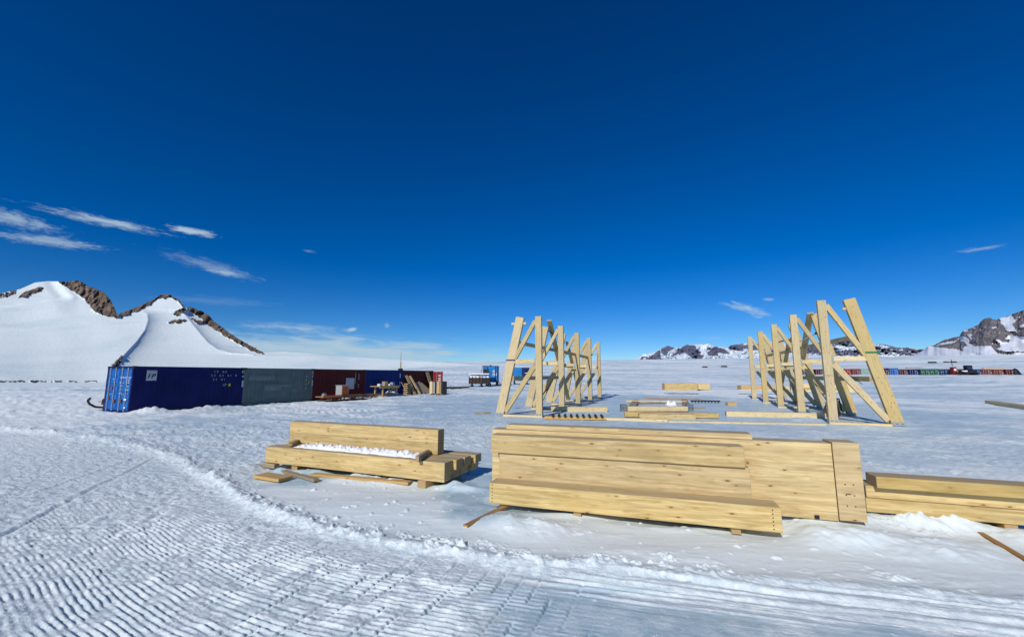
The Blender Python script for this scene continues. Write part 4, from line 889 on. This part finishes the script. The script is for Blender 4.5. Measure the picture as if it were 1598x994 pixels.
cyl('roll', (-.3, 0, .25), (.35, .1, .8), .22, woodG, t, 12); cyl('roll', (-.1, -.3, .2), (.3, .35, .3), .18, dark, t, 10); cyl('core', (.35, .1, .8), (.42, .11, .86), .08, dark, t, 8)

# ------------------------------------------------------------------ timbers and rails lying round the trestles
def ground_beam(x0, y0, x1, y1, hpx, dep, mat, label, cat='beam', z=0.0, name='timber_beam', group=None, hh=None):
    """lying beam whose lower front edge runs between two photo points; height from its apparent height"""
    a_ = Vector(GZ(x0, y0, z)); b_ = Vector(GZ(x1, y1, z)); d = (b_ - a_).normalized(); n = Vector((-d.y, d.x, 0))
    mid = (a_ + b_) / 2; h = hh or hpx / FPX * mid.y * 1.0
    off = n * dep / 2 + Vector((0, 0, h / 2))
    return bar(name, a_ + off, b_ + off, dep, h, mat, label=label, cat=cat, group=group)
ground_beam(860, 642, 948, 642.5, 7, .3, woodP, 'clean pine beam lying at the foot of the left trestles')
ground_beam(945, 655.5, 1042, 659, 3.8, .22, woodP, 'left length of the thin plank line across the ice')
ground_beam(1043, 659, 1290, 664, 2.6, .2, woodP, 'long thin plank running across the ice to the nearest right trestle')
ground_beam(1134, 649.5, 1290, 653, 7.5, .3, woodP, 'pine beam lying in front of the right trestle posts')
ground_beam(1136, 633, 1150, 633, 5, .35, woodO, 'small orange block alone on the ice between the trestle rows', 'block', name='timber_block')
ground_beam(998, 653.5, 1086, 655, 8.0, .35, wood, 'short front beam of the pile between the trestle rows')
ground_beam(975, 650, 1122, 652.5, 7.5, .35, wood, 'longest beam of the pile between the trestle rows, just behind the short one', z=.05)
ground_beam(980, 641.5, 1074, 641.5, 7.0, .3, woodP, 'beam held between two grey steel shoes, rear of the pile between the rows', z=.05)
for k, (xx, nm) in enumerate(((975, 'left'), (1078, 'right'))):
    p = GZ(xx, 642); t = thing('steel_shoe_block', 'grey steel shoe at the %s end of the rear beam between the rows' % nm, 'steel block', (p[0], p[1], 0), RZT * 0)
    box('plate', (-.18, 0, .02), (.18, .35, .40), shoe_m, t); box('flange', (-.24, -.04, 0), (.24, .4, .02), steel, t)
    for q in (-.1, .1): cyl('bolt', (q, -.03, .2), (q, .0, .2), .025, dark, t, 6)
a_ = GZ(985, 640); b_ = GZ(993, 627); bar('timber_plank', (a_[0], a_[1], .12), (b_[0], b_[1], .12), .45, .12, woodG, label='grey board running back from the left steel shoe', cat='plank')
a_ = GZ(1073, 640); b_ = GZ(1068, 627); bar('timber_plank', (a_[0], a_[1], .12), (b_[0], b_[1], .12), .45, .12, woodG, label='grey board running back from the right steel shoe', cat='plank')
ground_beam(977, 627, 1072, 628, 2.5, .2, woodP, 'long light plank closing the back of the pile between the rows', z=.12)
ground_beam(985, 631, 1050, 627.5, 1.6, .12, woodG, 'thin slanting batten inside the pile between the rows', z=.05)
ground_beam(1005, 622.5, 1094, 624, 1.6, .15, woodB, 'dark thin plank on snow behind the pile between the rows')
p = GZ(1047, 633.5); t = thing('snow_block', 'white block of snow lying inside the timber pile', 'snow block', p, .1); snowpad('block', -.35, .35, -.2, .2, .1, .28, t, 10, 6, 8); box('lower_block', (-.33, -.19, 0), (.33, .19, .1), lump_m, t, bev=.03)
a_ = Vector(GZ(1078, 628.5)); b_ = Vector(GZ(1124, 629)); d = b_ - a_
t = thing('toothed_rack', 'dark toothed steel rack lying on snow behind the pile between the rows', 'rack', a_, math.atan2(d.y, d.x)); L_ = d.length
box('rail', (0, -.04, .1), (L_, .04, .2), dark, t)
for k in range(9): box('tooth', (L_ * (k + .3) / 9, -.04, .0), (L_ * (k + .3) / 9 + .07, .04, .1), dark, t)
ground_beam(1084, 638, 1101, 638, 2.2, .15, woodG, 'short grey offcut right of the timber pile', 'offcut', name='offcut')
a_ = Vector(GZ(850, 654.5)); b_ = Vector(GZ(945, 656)); d = b_ - a_
t = thing('roller_track', 'wooden track with nine dark rollers beside the nearest left trestle', 'roller track', a_, math.atan2(d.y, d.x)); L_ = d.length
box('plank', (0, -.12, .03), (L_, -.05, .15), woodO, t); box('plank', (0, .2, .03), (L_, .27, .15), woodO, t)
for k in range(4): box('bearer', (L_ * (k + .4) / 4, -.14, 0), (L_ * (k + .4) / 4 + .1, .3, .03), woodG, t)
for k in range(9): x = L_ * (.14 + .1 * k); cyl('roller', (x, -.2, .2), (x, .33, .2), .065, dark, t, 10)
p = GZ(748, 646); t = thing('offcut', 'angled pair of nailed offcuts alone on the snow left of the trestles', 'offcut', p, .2)
bar('piece', (-.25, .25, .07), (.22, -.05, .05), .1, .07, woodG, t); bar('piece', (.18, -.06, .05), (.62, .2, .06), .1, .07, woodO, t)
a_ = GZ(804, 637.5); bar('offcut', (a_[0], a_[1], .03), (a_[0] + .3, a_[1] + .1, .03), .1, .04, woodG, label='small flat offcut on snow inside the nearest left trestle', cat='offcut')
ground_beam(1153, 608.5, 1240, 609.5, 6, 1.0, woodP, 'lower timber slab of the stack behind the right trestles', z=0, hh=.55)
ground_beam(1157, 608, 1212, 608, 5, .8, woodO, 'upper timber slab of the stack behind the right trestles', z=.553, hh=.45)
ground_beam(1235, 610.5, 1339, 612, 10, 1.0, woodP, 'wide timber panel stack seen under the near right trestle', z=0, hh=1.0)
ground_beam(1242, 608.5, 1322, 609.5, 3, 1.2, woodO, 'thin top board on the panel stack under the near right trestle', z=1.02, hh=.14)
# stack standing alone beyond the rows
for (x0, y0, x1, y1, z, hh, dep, m_, lb) in ((1039, 609, 1093, 609.5, .03, .45, 1.0, woodO, 'lowest front slab of the lone timber stack far out on the snow'), (1037.5, 608.5, 1089, 608.5, .483, .72, .8, wood, 'tall upper slab of the lone timber stack far out on the snow'),
                                           (1094, 608, 1111, 608, .05, .16, .9, woodO, 'thin slab sticking out at the right foot of the lone timber stack'), (1090, 607.5, 1108, 607.5, .22, .72, .7, woodP, 'right-hand panel of the lone timber stack far out on the snow')):
    ground_beam(x0, y0, x1, y1, 0, dep, m_, lb, z=z, hh=hh)
a_ = Vector(GZ(1545, 630)); b_ = Vector(GZ(1680, 650)); bar('timber_beam', (a_.x, a_.y, .12), (b_.x, b_.y, .12), .5, .26, woodP, label='grey weathered beam lying alone on snow at the right edge', cat='beam')

# ------------------------------------------------------------------ front stack on the left
def frame_pt(o, d, n, s, b_, z): return (o[0] + d[0] * s + n[0] * b_, o[1] + d[1] * s + n[1] * b_, z)
def project(q):
    v = np.array(q, float) - np.array([0, 0, EYE]); z = v @ fw; return 799 + FPX * v[0] / z, 497 - FPX * (v @ upv) / z
def s_at(o, d, n, b_, z, px):
    lo, hi = -10, 15
    for _ in range(50):
        m_ = (lo + hi) / 2
        if project(frame_pt(o, d, n, m_, b_, z))[0] < px: lo = m_
        else: hi = m_
    return m_
def z_at(o, d, n, s, b_, py):
    lo, hi = -1, 4
    for _ in range(50):
        m_ = (lo + hi) / 2
        if project(frame_pt(o, d, n, s, b_, m_))[1] > py: lo = m_
        else: hi = m_
    return m_
def slab(fr, xl, xr, b0, dep, z0, z1, mat, label, name='timber_beam', group=None, cat='beam'):
    o, d, n = fr; s0 = s_at(o, d, n, b0, (z0 + z1) / 2, xl); s1 = s_at(o, d, n, b0, (z0 + z1) / 2, xr)
    a_ = frame_pt(o, d, n, s0, b0 + dep / 2, (z0 + z1) / 2); b_ = frame_pt(o, d, n, s1, b0 + dep / 2, (z0 + z1) / 2)
    r = bar(name, a_, b_, dep, z1 - z0, mat, label=label, cat=cat, group=group, bev=.005); return r, s0, s1
def mkframe(p0, p1):
    d = Vector((p1[0] - p0[0], p1[1] - p0[1], 0)).normalized(); return ((p0[0], p0[1]), (d.x, d.y), (-d.y, d.x))
def screws(parent, pts):
    """rows of screw heads on the front face, in the beam's own coordinates"""
    for (x, y, z) in pts: cyl('screw', (x, y - .003, z), (x, y + .004, z), .009, dark, parent, 6)
f1 = mkframe(GZ(415, 721, .13), GZ(694, 753, .13)); g1 = 'beams of the front left stack'
ZB = .13; zt = z_at(*f1, 0, 0, 697); zt = .5 * (zt + z_at(*f1, s_at(*f1, 0, .4, 693), 0, 721.5))
slab(f1, 414.5, 693.5, 0, .30, ZB, zt, wood, 'front beam of the left stack, with the snow strip lying on it', group=g1)
seam = ZB + (zt - ZB) * .47
for k, (xr, xl, b_) in enumerate(((712, 440, .31), (725, 446, .62), (742, 452, .98))):
    nm = ['second', 'third', 'rearmost'][k]
    slab(f1, xl, xr - 5, b_, .27, ZB + .01 * k, seam, wood, 'lower %s bottom-layer timber of the left stack, its end showing at right' % nm, group=g1)
    slab(f1, xl, xr, b_, .27, seam + .003, zt - .008 * k, wood, 'upper %s bottom-layer timber of the left stack, its end stepped out at right' % nm, group=g1)
bb = .60; zA = z_at(*f1, s_at(*f1, bb, .9, 452), bb, 658); zB_ = z_at(*f1, s_at(*f1, bb, .9, 683), bb, 670); ztop = (zA + zB_) / 2; zm = zt + (ztop - zt) * .46
slab(f1, 452, 683, bb, .24, zt + .004, zm, wood, 'lower of the two tall back beams on the left stack, behind the snow strip', group=g1)
slab(f1, 452.5, 683.5, bb + .002, .24, zm + .003, ztop, wood, 'topmost back beam of the left stack', group=g1)
sA = s_at(*f1, .15, zt, 458); sB = s_at(*f1, .15, zt, 652)
t = thing('snow_strip', 'long crumbly strip of snow lying on the front left timber stack', 'snow', frame_pt(*f1, 0, 0, zt), math.atan2(f1[1][1], f1[1][0]))
snowpad('crust', sA, sB, .14, .46, .004, .075, t, 230, 14, 3)
for (xa, ya, xb, yb, w_, h_, m_, lb) in ((651, 716, 668, 705, .07, .10, woodG, 'short batten lying across the right end of the left stack'), (452, 694, 466, 686, .1, .05, woodG, 'grey board lying across the left end of the left stack')):
    a_ = GZ(xa, ya, zt + .06); b_ = GZ(xb, yb, zt + .06); bar('batten', a_, b_, w_, h_, m_, label=lb, cat='batten')
for xx, b_, m_, lb in ((652, -.06, woodO, 'squared bearer under the right end of the left stack'), (450, .05, woodB, 'dark bearer under the left end of the left stack'), (552, .1, woodB, 'middle bearer under the left stack')):
    s = s_at(*f1, 0, .05, xx); a_ = frame_pt(*f1, s + .12, b_, .065); c_ = frame_pt(*f1, s + .12, 1.25, .065); bar('bearer', a_, c_, .18, .13, m_, label=lb, cat='bearer')
for (xa, ya, xb, yb, w_, h_, m_, lb) in ((413, 724, 432, 727, .13, .1, woodG, 'short block poking out at the left foot of the left stack'), (407, 741, 446, 747, .32, .06, woodO, 'flat board half under snow left of the left stack'), (436, 733, 494, 749, .12, .05, woodG, 'slanting batten in the snow before the left stack'),
                                         (488, 740, 640, 753, .16, .05, woodO, 'long rough plank under the front beam of the left stack')):
    a_ = GZ(xa, ya, .06); b_ = GZ(xb, yb, .06); bar('plank', a_, b_, w_, h_, m_, label=lb, cat='plank')

# ------------------------------------------------------------------ big stack in the centre
f2 = mkframe(GZ(763, 785, .09), GZ(1222, 832, .09)); g2 = 'beams of the centre stack'
zA = z_at(*f2, 0, 0, 753); zAr = z_at(*f2, s_at(*f2, 0, .4, 1219), 0, 792); zt2 = (zA + zAr) / 2; ZB = .09
# depth of the front beam from its back edge
depA = .33
r, s0, s1 = slab(f2, 763.5, 1220.5, 0, depA, ZB, zt2, wood, 'long low beam lying at the very front of the centre stack', group=g2)
hl = (s1 - s0) / 2; hh = (zt2 - ZB) / 2
screws(r, [(-hl + .05, -depA / 2, hh * (.8 - .32 * k)) for k in range(6)] + [(hl - .10, -depA / 2, hh * (.75 - .3 * k)) for k in range(6)])
bC = depA + .015; sC = s_at(*f2, bC, .7, 1000)
zC0 = zt2 - .12; zC1 = z_at(*f2, s_at(*f2, bC, .8, 1000), bC, 719.5); zB1 = z_at(*f2, s_at(*f2, bC, 1., 1000), bC - .04, 689.5)
slab(f2, 779, 1172, bC, .24, zC0, zC1, wood, 'broad plank-like beam in the middle of the centre stack face', group=g2)
slab(f2, 766, 1162, bC - .05, .29, zC1 + .004, zB1, wood, 'dark-knotted upper beam on the centre stack face', group=g2)
bD = bC + .26; sDr = s_at(*f2, bD, .6, 1303); zD1 = z_at(*f2, sDr, bD, 692); zD0 = z_at(*f2, sDr, bD, 813)
slab(f2, 768, 1303, bD, .30, max(zD0, .06), zD1, wood, 'tall wide panel behind, filling the right half of the centre stack', name='timber_slab', cat='slab', group=g2)
sE = s_at(*f2, bD - .012, .6, 1330); zE1 = z_at(*f2, sE, bD, 690.5); zE0 = z_at(*f2, sE, bD, 813.5)
r, s0, s1 = slab(f2, 1304.5, 1347.5, bD - .01, .34, max(zE0, .04), zE1, woodE, 'narrow upright end panel with six screws at the right end of the centre stack', name='timber_slab', cat='slab', group=g2)
hl = (s1 - s0) / 2; screws(r, [(hl * x, -.17, z) for x in (-.35, .25) for z in (-.04, -.18, -.32)])
zF = zD1 + .004; sF = s_at(*f2, bD, zF, 1174); zF1 = z_at(*f2, sF, bD + .02, 677.5)
slab(f2, 790, 1174, bD + .02, .30, zF, max(zF1, zF + .07), wood, 'thin timber laid flat along the top of the centre stack', group=g2)
for xx, lb in ((1150, 'bearer under the right end of the front beam of the centre stack'), (900, 'bearer under the middle of the centre stack')):
    s = s_at(*f2, 0, .05, xx); bar('bearer', frame_pt(*f2, s, .05, .045), frame_pt(*f2, s, 1.1, .045), .12, .09, woodB, label=lb, cat='bearer')
a_ = GZ(726, 822, .03); b_ = GZ(792, 789, .05); bar('plank', a_, b_, .09, .05, woodB, label='brown plank sticking out from under the left end of the centre stack', cat='plank')
bar('metal_bracket', frame_pt(*f2, s_at(*f2, bD - .01, .15, 1275) - .03, bD - .014, z_at(*f2, s_at(*f2, bD, .15, 1275), bD, 806)), frame_pt(*f2, s_at(*f2, bD - .01, .15, 1275) + .03, bD - .014, z_at(*f2, s_at(*f2, bD, .15, 1275), bD, 806)), .012, .05, dark, label='small steel plate near the foot of the wide panel, centre stack', cat='plate')

# ------------------------------------------------------------------ stack at the right edge
f3 = mkframe(GZ(1353.5, 798, .16), GZ(1598, 819.8, .16)); g3 = 'beams of the right-edge stack'
zs = z_at(*f3, 0, 0, 778); zs = (zs + z_at(*f3, s_at(*f3, 0, .3, 1598), 0, 795)) / 2
zu = z_at(*f3, 0, .0, 758)
slab(f3, 1352, 2100, 0, .45, .16, zs, wood, 'lower front beam of the right-edge stack', group=g3)
slab(f3, 1351.5, 2090, .025, .42, zs + .003, zu, wood, 'recessed middle beam of the right-edge stack, in the shade of the top one', group=g3)
bG = -.10; zg = z_at(*f3, s_at(*f3, bG, zu, 1370), bG, 743.5)
slab(f3, 1368, 2150, bG, .33, zu + .004, zg, wood, 'top beam of the right-edge stack, overhanging the ones below', group=g3)
for xx, lb in ((1440, 'bearer under the left end of the right-edge stack'), (1580, 'bearer under the right-edge stack at the frame edge')):
    s = s_at(*f3, 0, .05, xx); bar('bearer', frame_pt(*f3, s, .0, .08), frame_pt(*f3, s, .9, .08), .14, .155, woodB, label=lb, cat='bearer')
a_ = GZ(1500, 814, .07); b_ = GZ(1620, 884, .03); bar('plank', a_, b_, .07, .03, woodB, label='brown plank half buried in snow, running out from the right-edge stack', cat='plank')

# ------------------------------------------------------------------ far row of containers, doors towards us
d = Vector((.952, -.305, 0)); n = Vector((.305, .952, 0)); start = Vector((97.5, 137, 0)) - d * 7.6
cols = [(skyblue, 'bright blue'), (navyd, 'dark navy'), (maroon, 'maroon'), (maroon, 'maroon'), (maroon, 'maroon'), (redb, 'bright red'), (maroon, 'maroon'), (redb, 'bright red'), (rust, 'rust brown'), (pale, 'pale green'), (maroon, 'maroon'), (maroon, 'maroon'),
        (skyblue, 'bright blue'), (maroon, 'maroon'), (navy, 'royal blue'), (green, 'green'), (green, 'green'), (navyd, 'dark navy'), (rust, 'rust brown'), (rust, 'rust brown'), (navyd, 'dark navy'), (rust, 'rust brown'), (rust, 'rust brown'), (maroon, 'maroon')]
nth = ['first', 'second', 'third', 'fourth', 'fifth', 'sixth', 'seventh', 'eighth', 'ninth', 'tenth', 'eleventh', 'twelfth']
protos = {}
for k, (m_, cn) in enumerate(cols):
    p = start + d * 2.5 * k
    z = float(macro(p.x, p.y)); q = d.normalized()
    key = m_.name
    lb = '%s container in the far row, doors facing us, %s from its %s end' % (cn, nth[k] if k < 12 else nth[23 - k], 'left' if k < 12 else 'right')
    if key not in protos:
        protos[key] = container((0, 0, 0), 0, m_, lb, detail=False); o = protos[key]
        for (y, zz, a_) in ((-.45, 1.9, .3), (-.9, 1.5, .35), (-.85, .9, .3), (.6, 1.7, .4) if k % 2 else (-.4, 1.2, .2)): bar('marking', (-.05, y - a_ / 2, zz), (-.05, y + a_ / 2, zz), .01, .14, dull, o)
    else: o = copy_tree(protos[key])
    o['label'] = lb; o['group'] = 'containers of the far row'
    c_ = p + d * 1.22; o.location = (c_.x + random.uniform(-.02, .02), c_.y + random.uniform(-.3, .3), 3.9 - CH + (.3 if k == 12 else 0) + random.uniform(-.06, .06) - .010 * (k - 12)); o.rotation_euler = (0, 0, math.atan2(n.y, n.x))
def farpt(px, back=-3.0):
    dd = ray(px, 585); # meet the row line moved towards us
    o = start + n * back; t_ = (o.x * d.y - o.y * d.x) / (dd[0] * d.y - dd[1] * d.x); x, y = dd[0] * t_, dd[1] * t_
    return (x, y, float(macro(x, y)))
p = farpt(1491.5); t = thing('red_cabin', 'narrow bright red cabin with a white disc and mast before the far container row', 'cabin', p, -.3)
box('body', (-.4, 0, 0), (.4, 1.4, 2.4), redb, t); box('door', (-.3, -.03, .1), (.3, 0, 1.9), maroon, t); cyl('disc', (0, -.08, 1.6), (0, -.03, 1.6), .32, white, t, 14); cyl('mast', (-.3, .4, 2.6), (-.3, .4, 4.6), .08, dark, t, 6); box('runner', (-.6, -.4, -.1), (-.4, 1.8, .05), dark, t); box('runner', (.4, -.4, -.1), (.6, 1.8, .05), dark, t)
p = farpt(1517); t = thing('tracked_tractor', 'black tracked tractor parked before the far container row', 'tractor', p, -.3)
box('body', (-1.3, 0, .5), (1.1, 3, 1.4), black, t, bev=.1); box('cab', (-.6, .6, 1.4), (.8, 2.2, 2.9), black, t, bev=.15); box('window', (-.45, .57, 1.7), (.65, .6, 2.6), navyd, t)
for y in (-.0,): 
    for x in (-1.6, 1.0): box('track', (x, -.3, 0), (x + .5, 3.4, .8), black, t, bev=.2)
bar('boom', (-1.4, -.4, .6), (-3.2, -.6, 1.3), .2, .25, black, t)
p = farpt(1503); t = thing('snow_plough', 'dark plough blade with a white panel beside the black tractor', 'plough', p, -.25)
bar('blade', (-1.6, 0, .5), (1.3, 0, .6), .2, .6, black, t); bar('panel', (-.3, -.15, 1.2), (1.1, -.15, 1.2), .06, .35, white, t); bar('arm', (-.8, .1, .7), (.6, .4, 1.5), .1, .12, black, t)
p = farpt(1588, 0); t = thing('tarpaulin_heap', 'dark hunched tarpaulin heap just past the right end of the far row', 'heap', p, -.3)
V = []; Fc = []
for i in range(9):
    for j in range(7): 
        u = i / 8 * 2 - 1; v = j / 6 * 2 - 1; V.append((u * 1.1, v * .8, max(0, (1.9 - 1.0 * (u + .35) ** 2 * 1.6 - v * v * 1.2)) * (1 if abs(u) < .99 and abs(v) < .99 else 0)))
for i in range(8):
    for j in range(6): Fc.append((i * 7 + j, (i + 1) * 7 + j, (i + 1) * 7 + j + 1, i * 7 + j + 1))
frommesh('cover', V, Fc, black, t, None, True); box('base_board', (-1.2, -.9, -.1), (1.2, .9, .03), dark, t)
for k, (px, a_, b_, lb) in enumerate(((1550, -2.2, 2.5, 'tan planks laid on the roofs near the right end of the far row'), (1425, -1.5, 2.5, 'grey planks laid on the roof beside the bright blue far container'), (1330, -2, 2, 'grey planks on the roofs behind the nearest right trestle'))):
    p = farpt(px, .5); q0 = Vector((p[0], p[1], 4.03 + .3 * (k == 1))); bar('roof_planks', q0 + d * a_, q0 + d * b_, .9, .22, woodO if k == 0 else woodG, label=lb, cat='planks')

# dark loads left out on the rise
for px, py, L_, lb, m_ in ((1455, 566.6, 4.5, 'small dark sledge load on the rise, left of the pair above the far row', dark), (1477, 566.2, 3.2, 'brownish sledge load on the rise above the far row', rusty), (1488, 566.2, 3.6, 'black sledge load at the right of the pair on the rise', black),
                          (1100, 574, 3.5, 'tiny dark sledge far out on the snow, left of the two between the trestle rows', dark), (1130, 573, 4.0, 'tiny dark sledge far out on the snow, right of the two between the trestle rows', dark)):
    p = GT(px, py); t = thing('cargo_sledge', lb, 'sledge', p, random.uniform(-.3, .1))
    box('load', (-L_ / 2, -.8, .35), (L_ / 2, .8, 1.15), m_, t, bev=.08); box('deck', (-L_ / 2 - .2, -.9, .25), (L_ / 2 + .2, .9, .35), dark, t)
    for y in (-.7, .6): box('runner', (-L_ / 2 - .5, y, 0), (L_ / 2 + .5, y + .12, .25), dark, t)
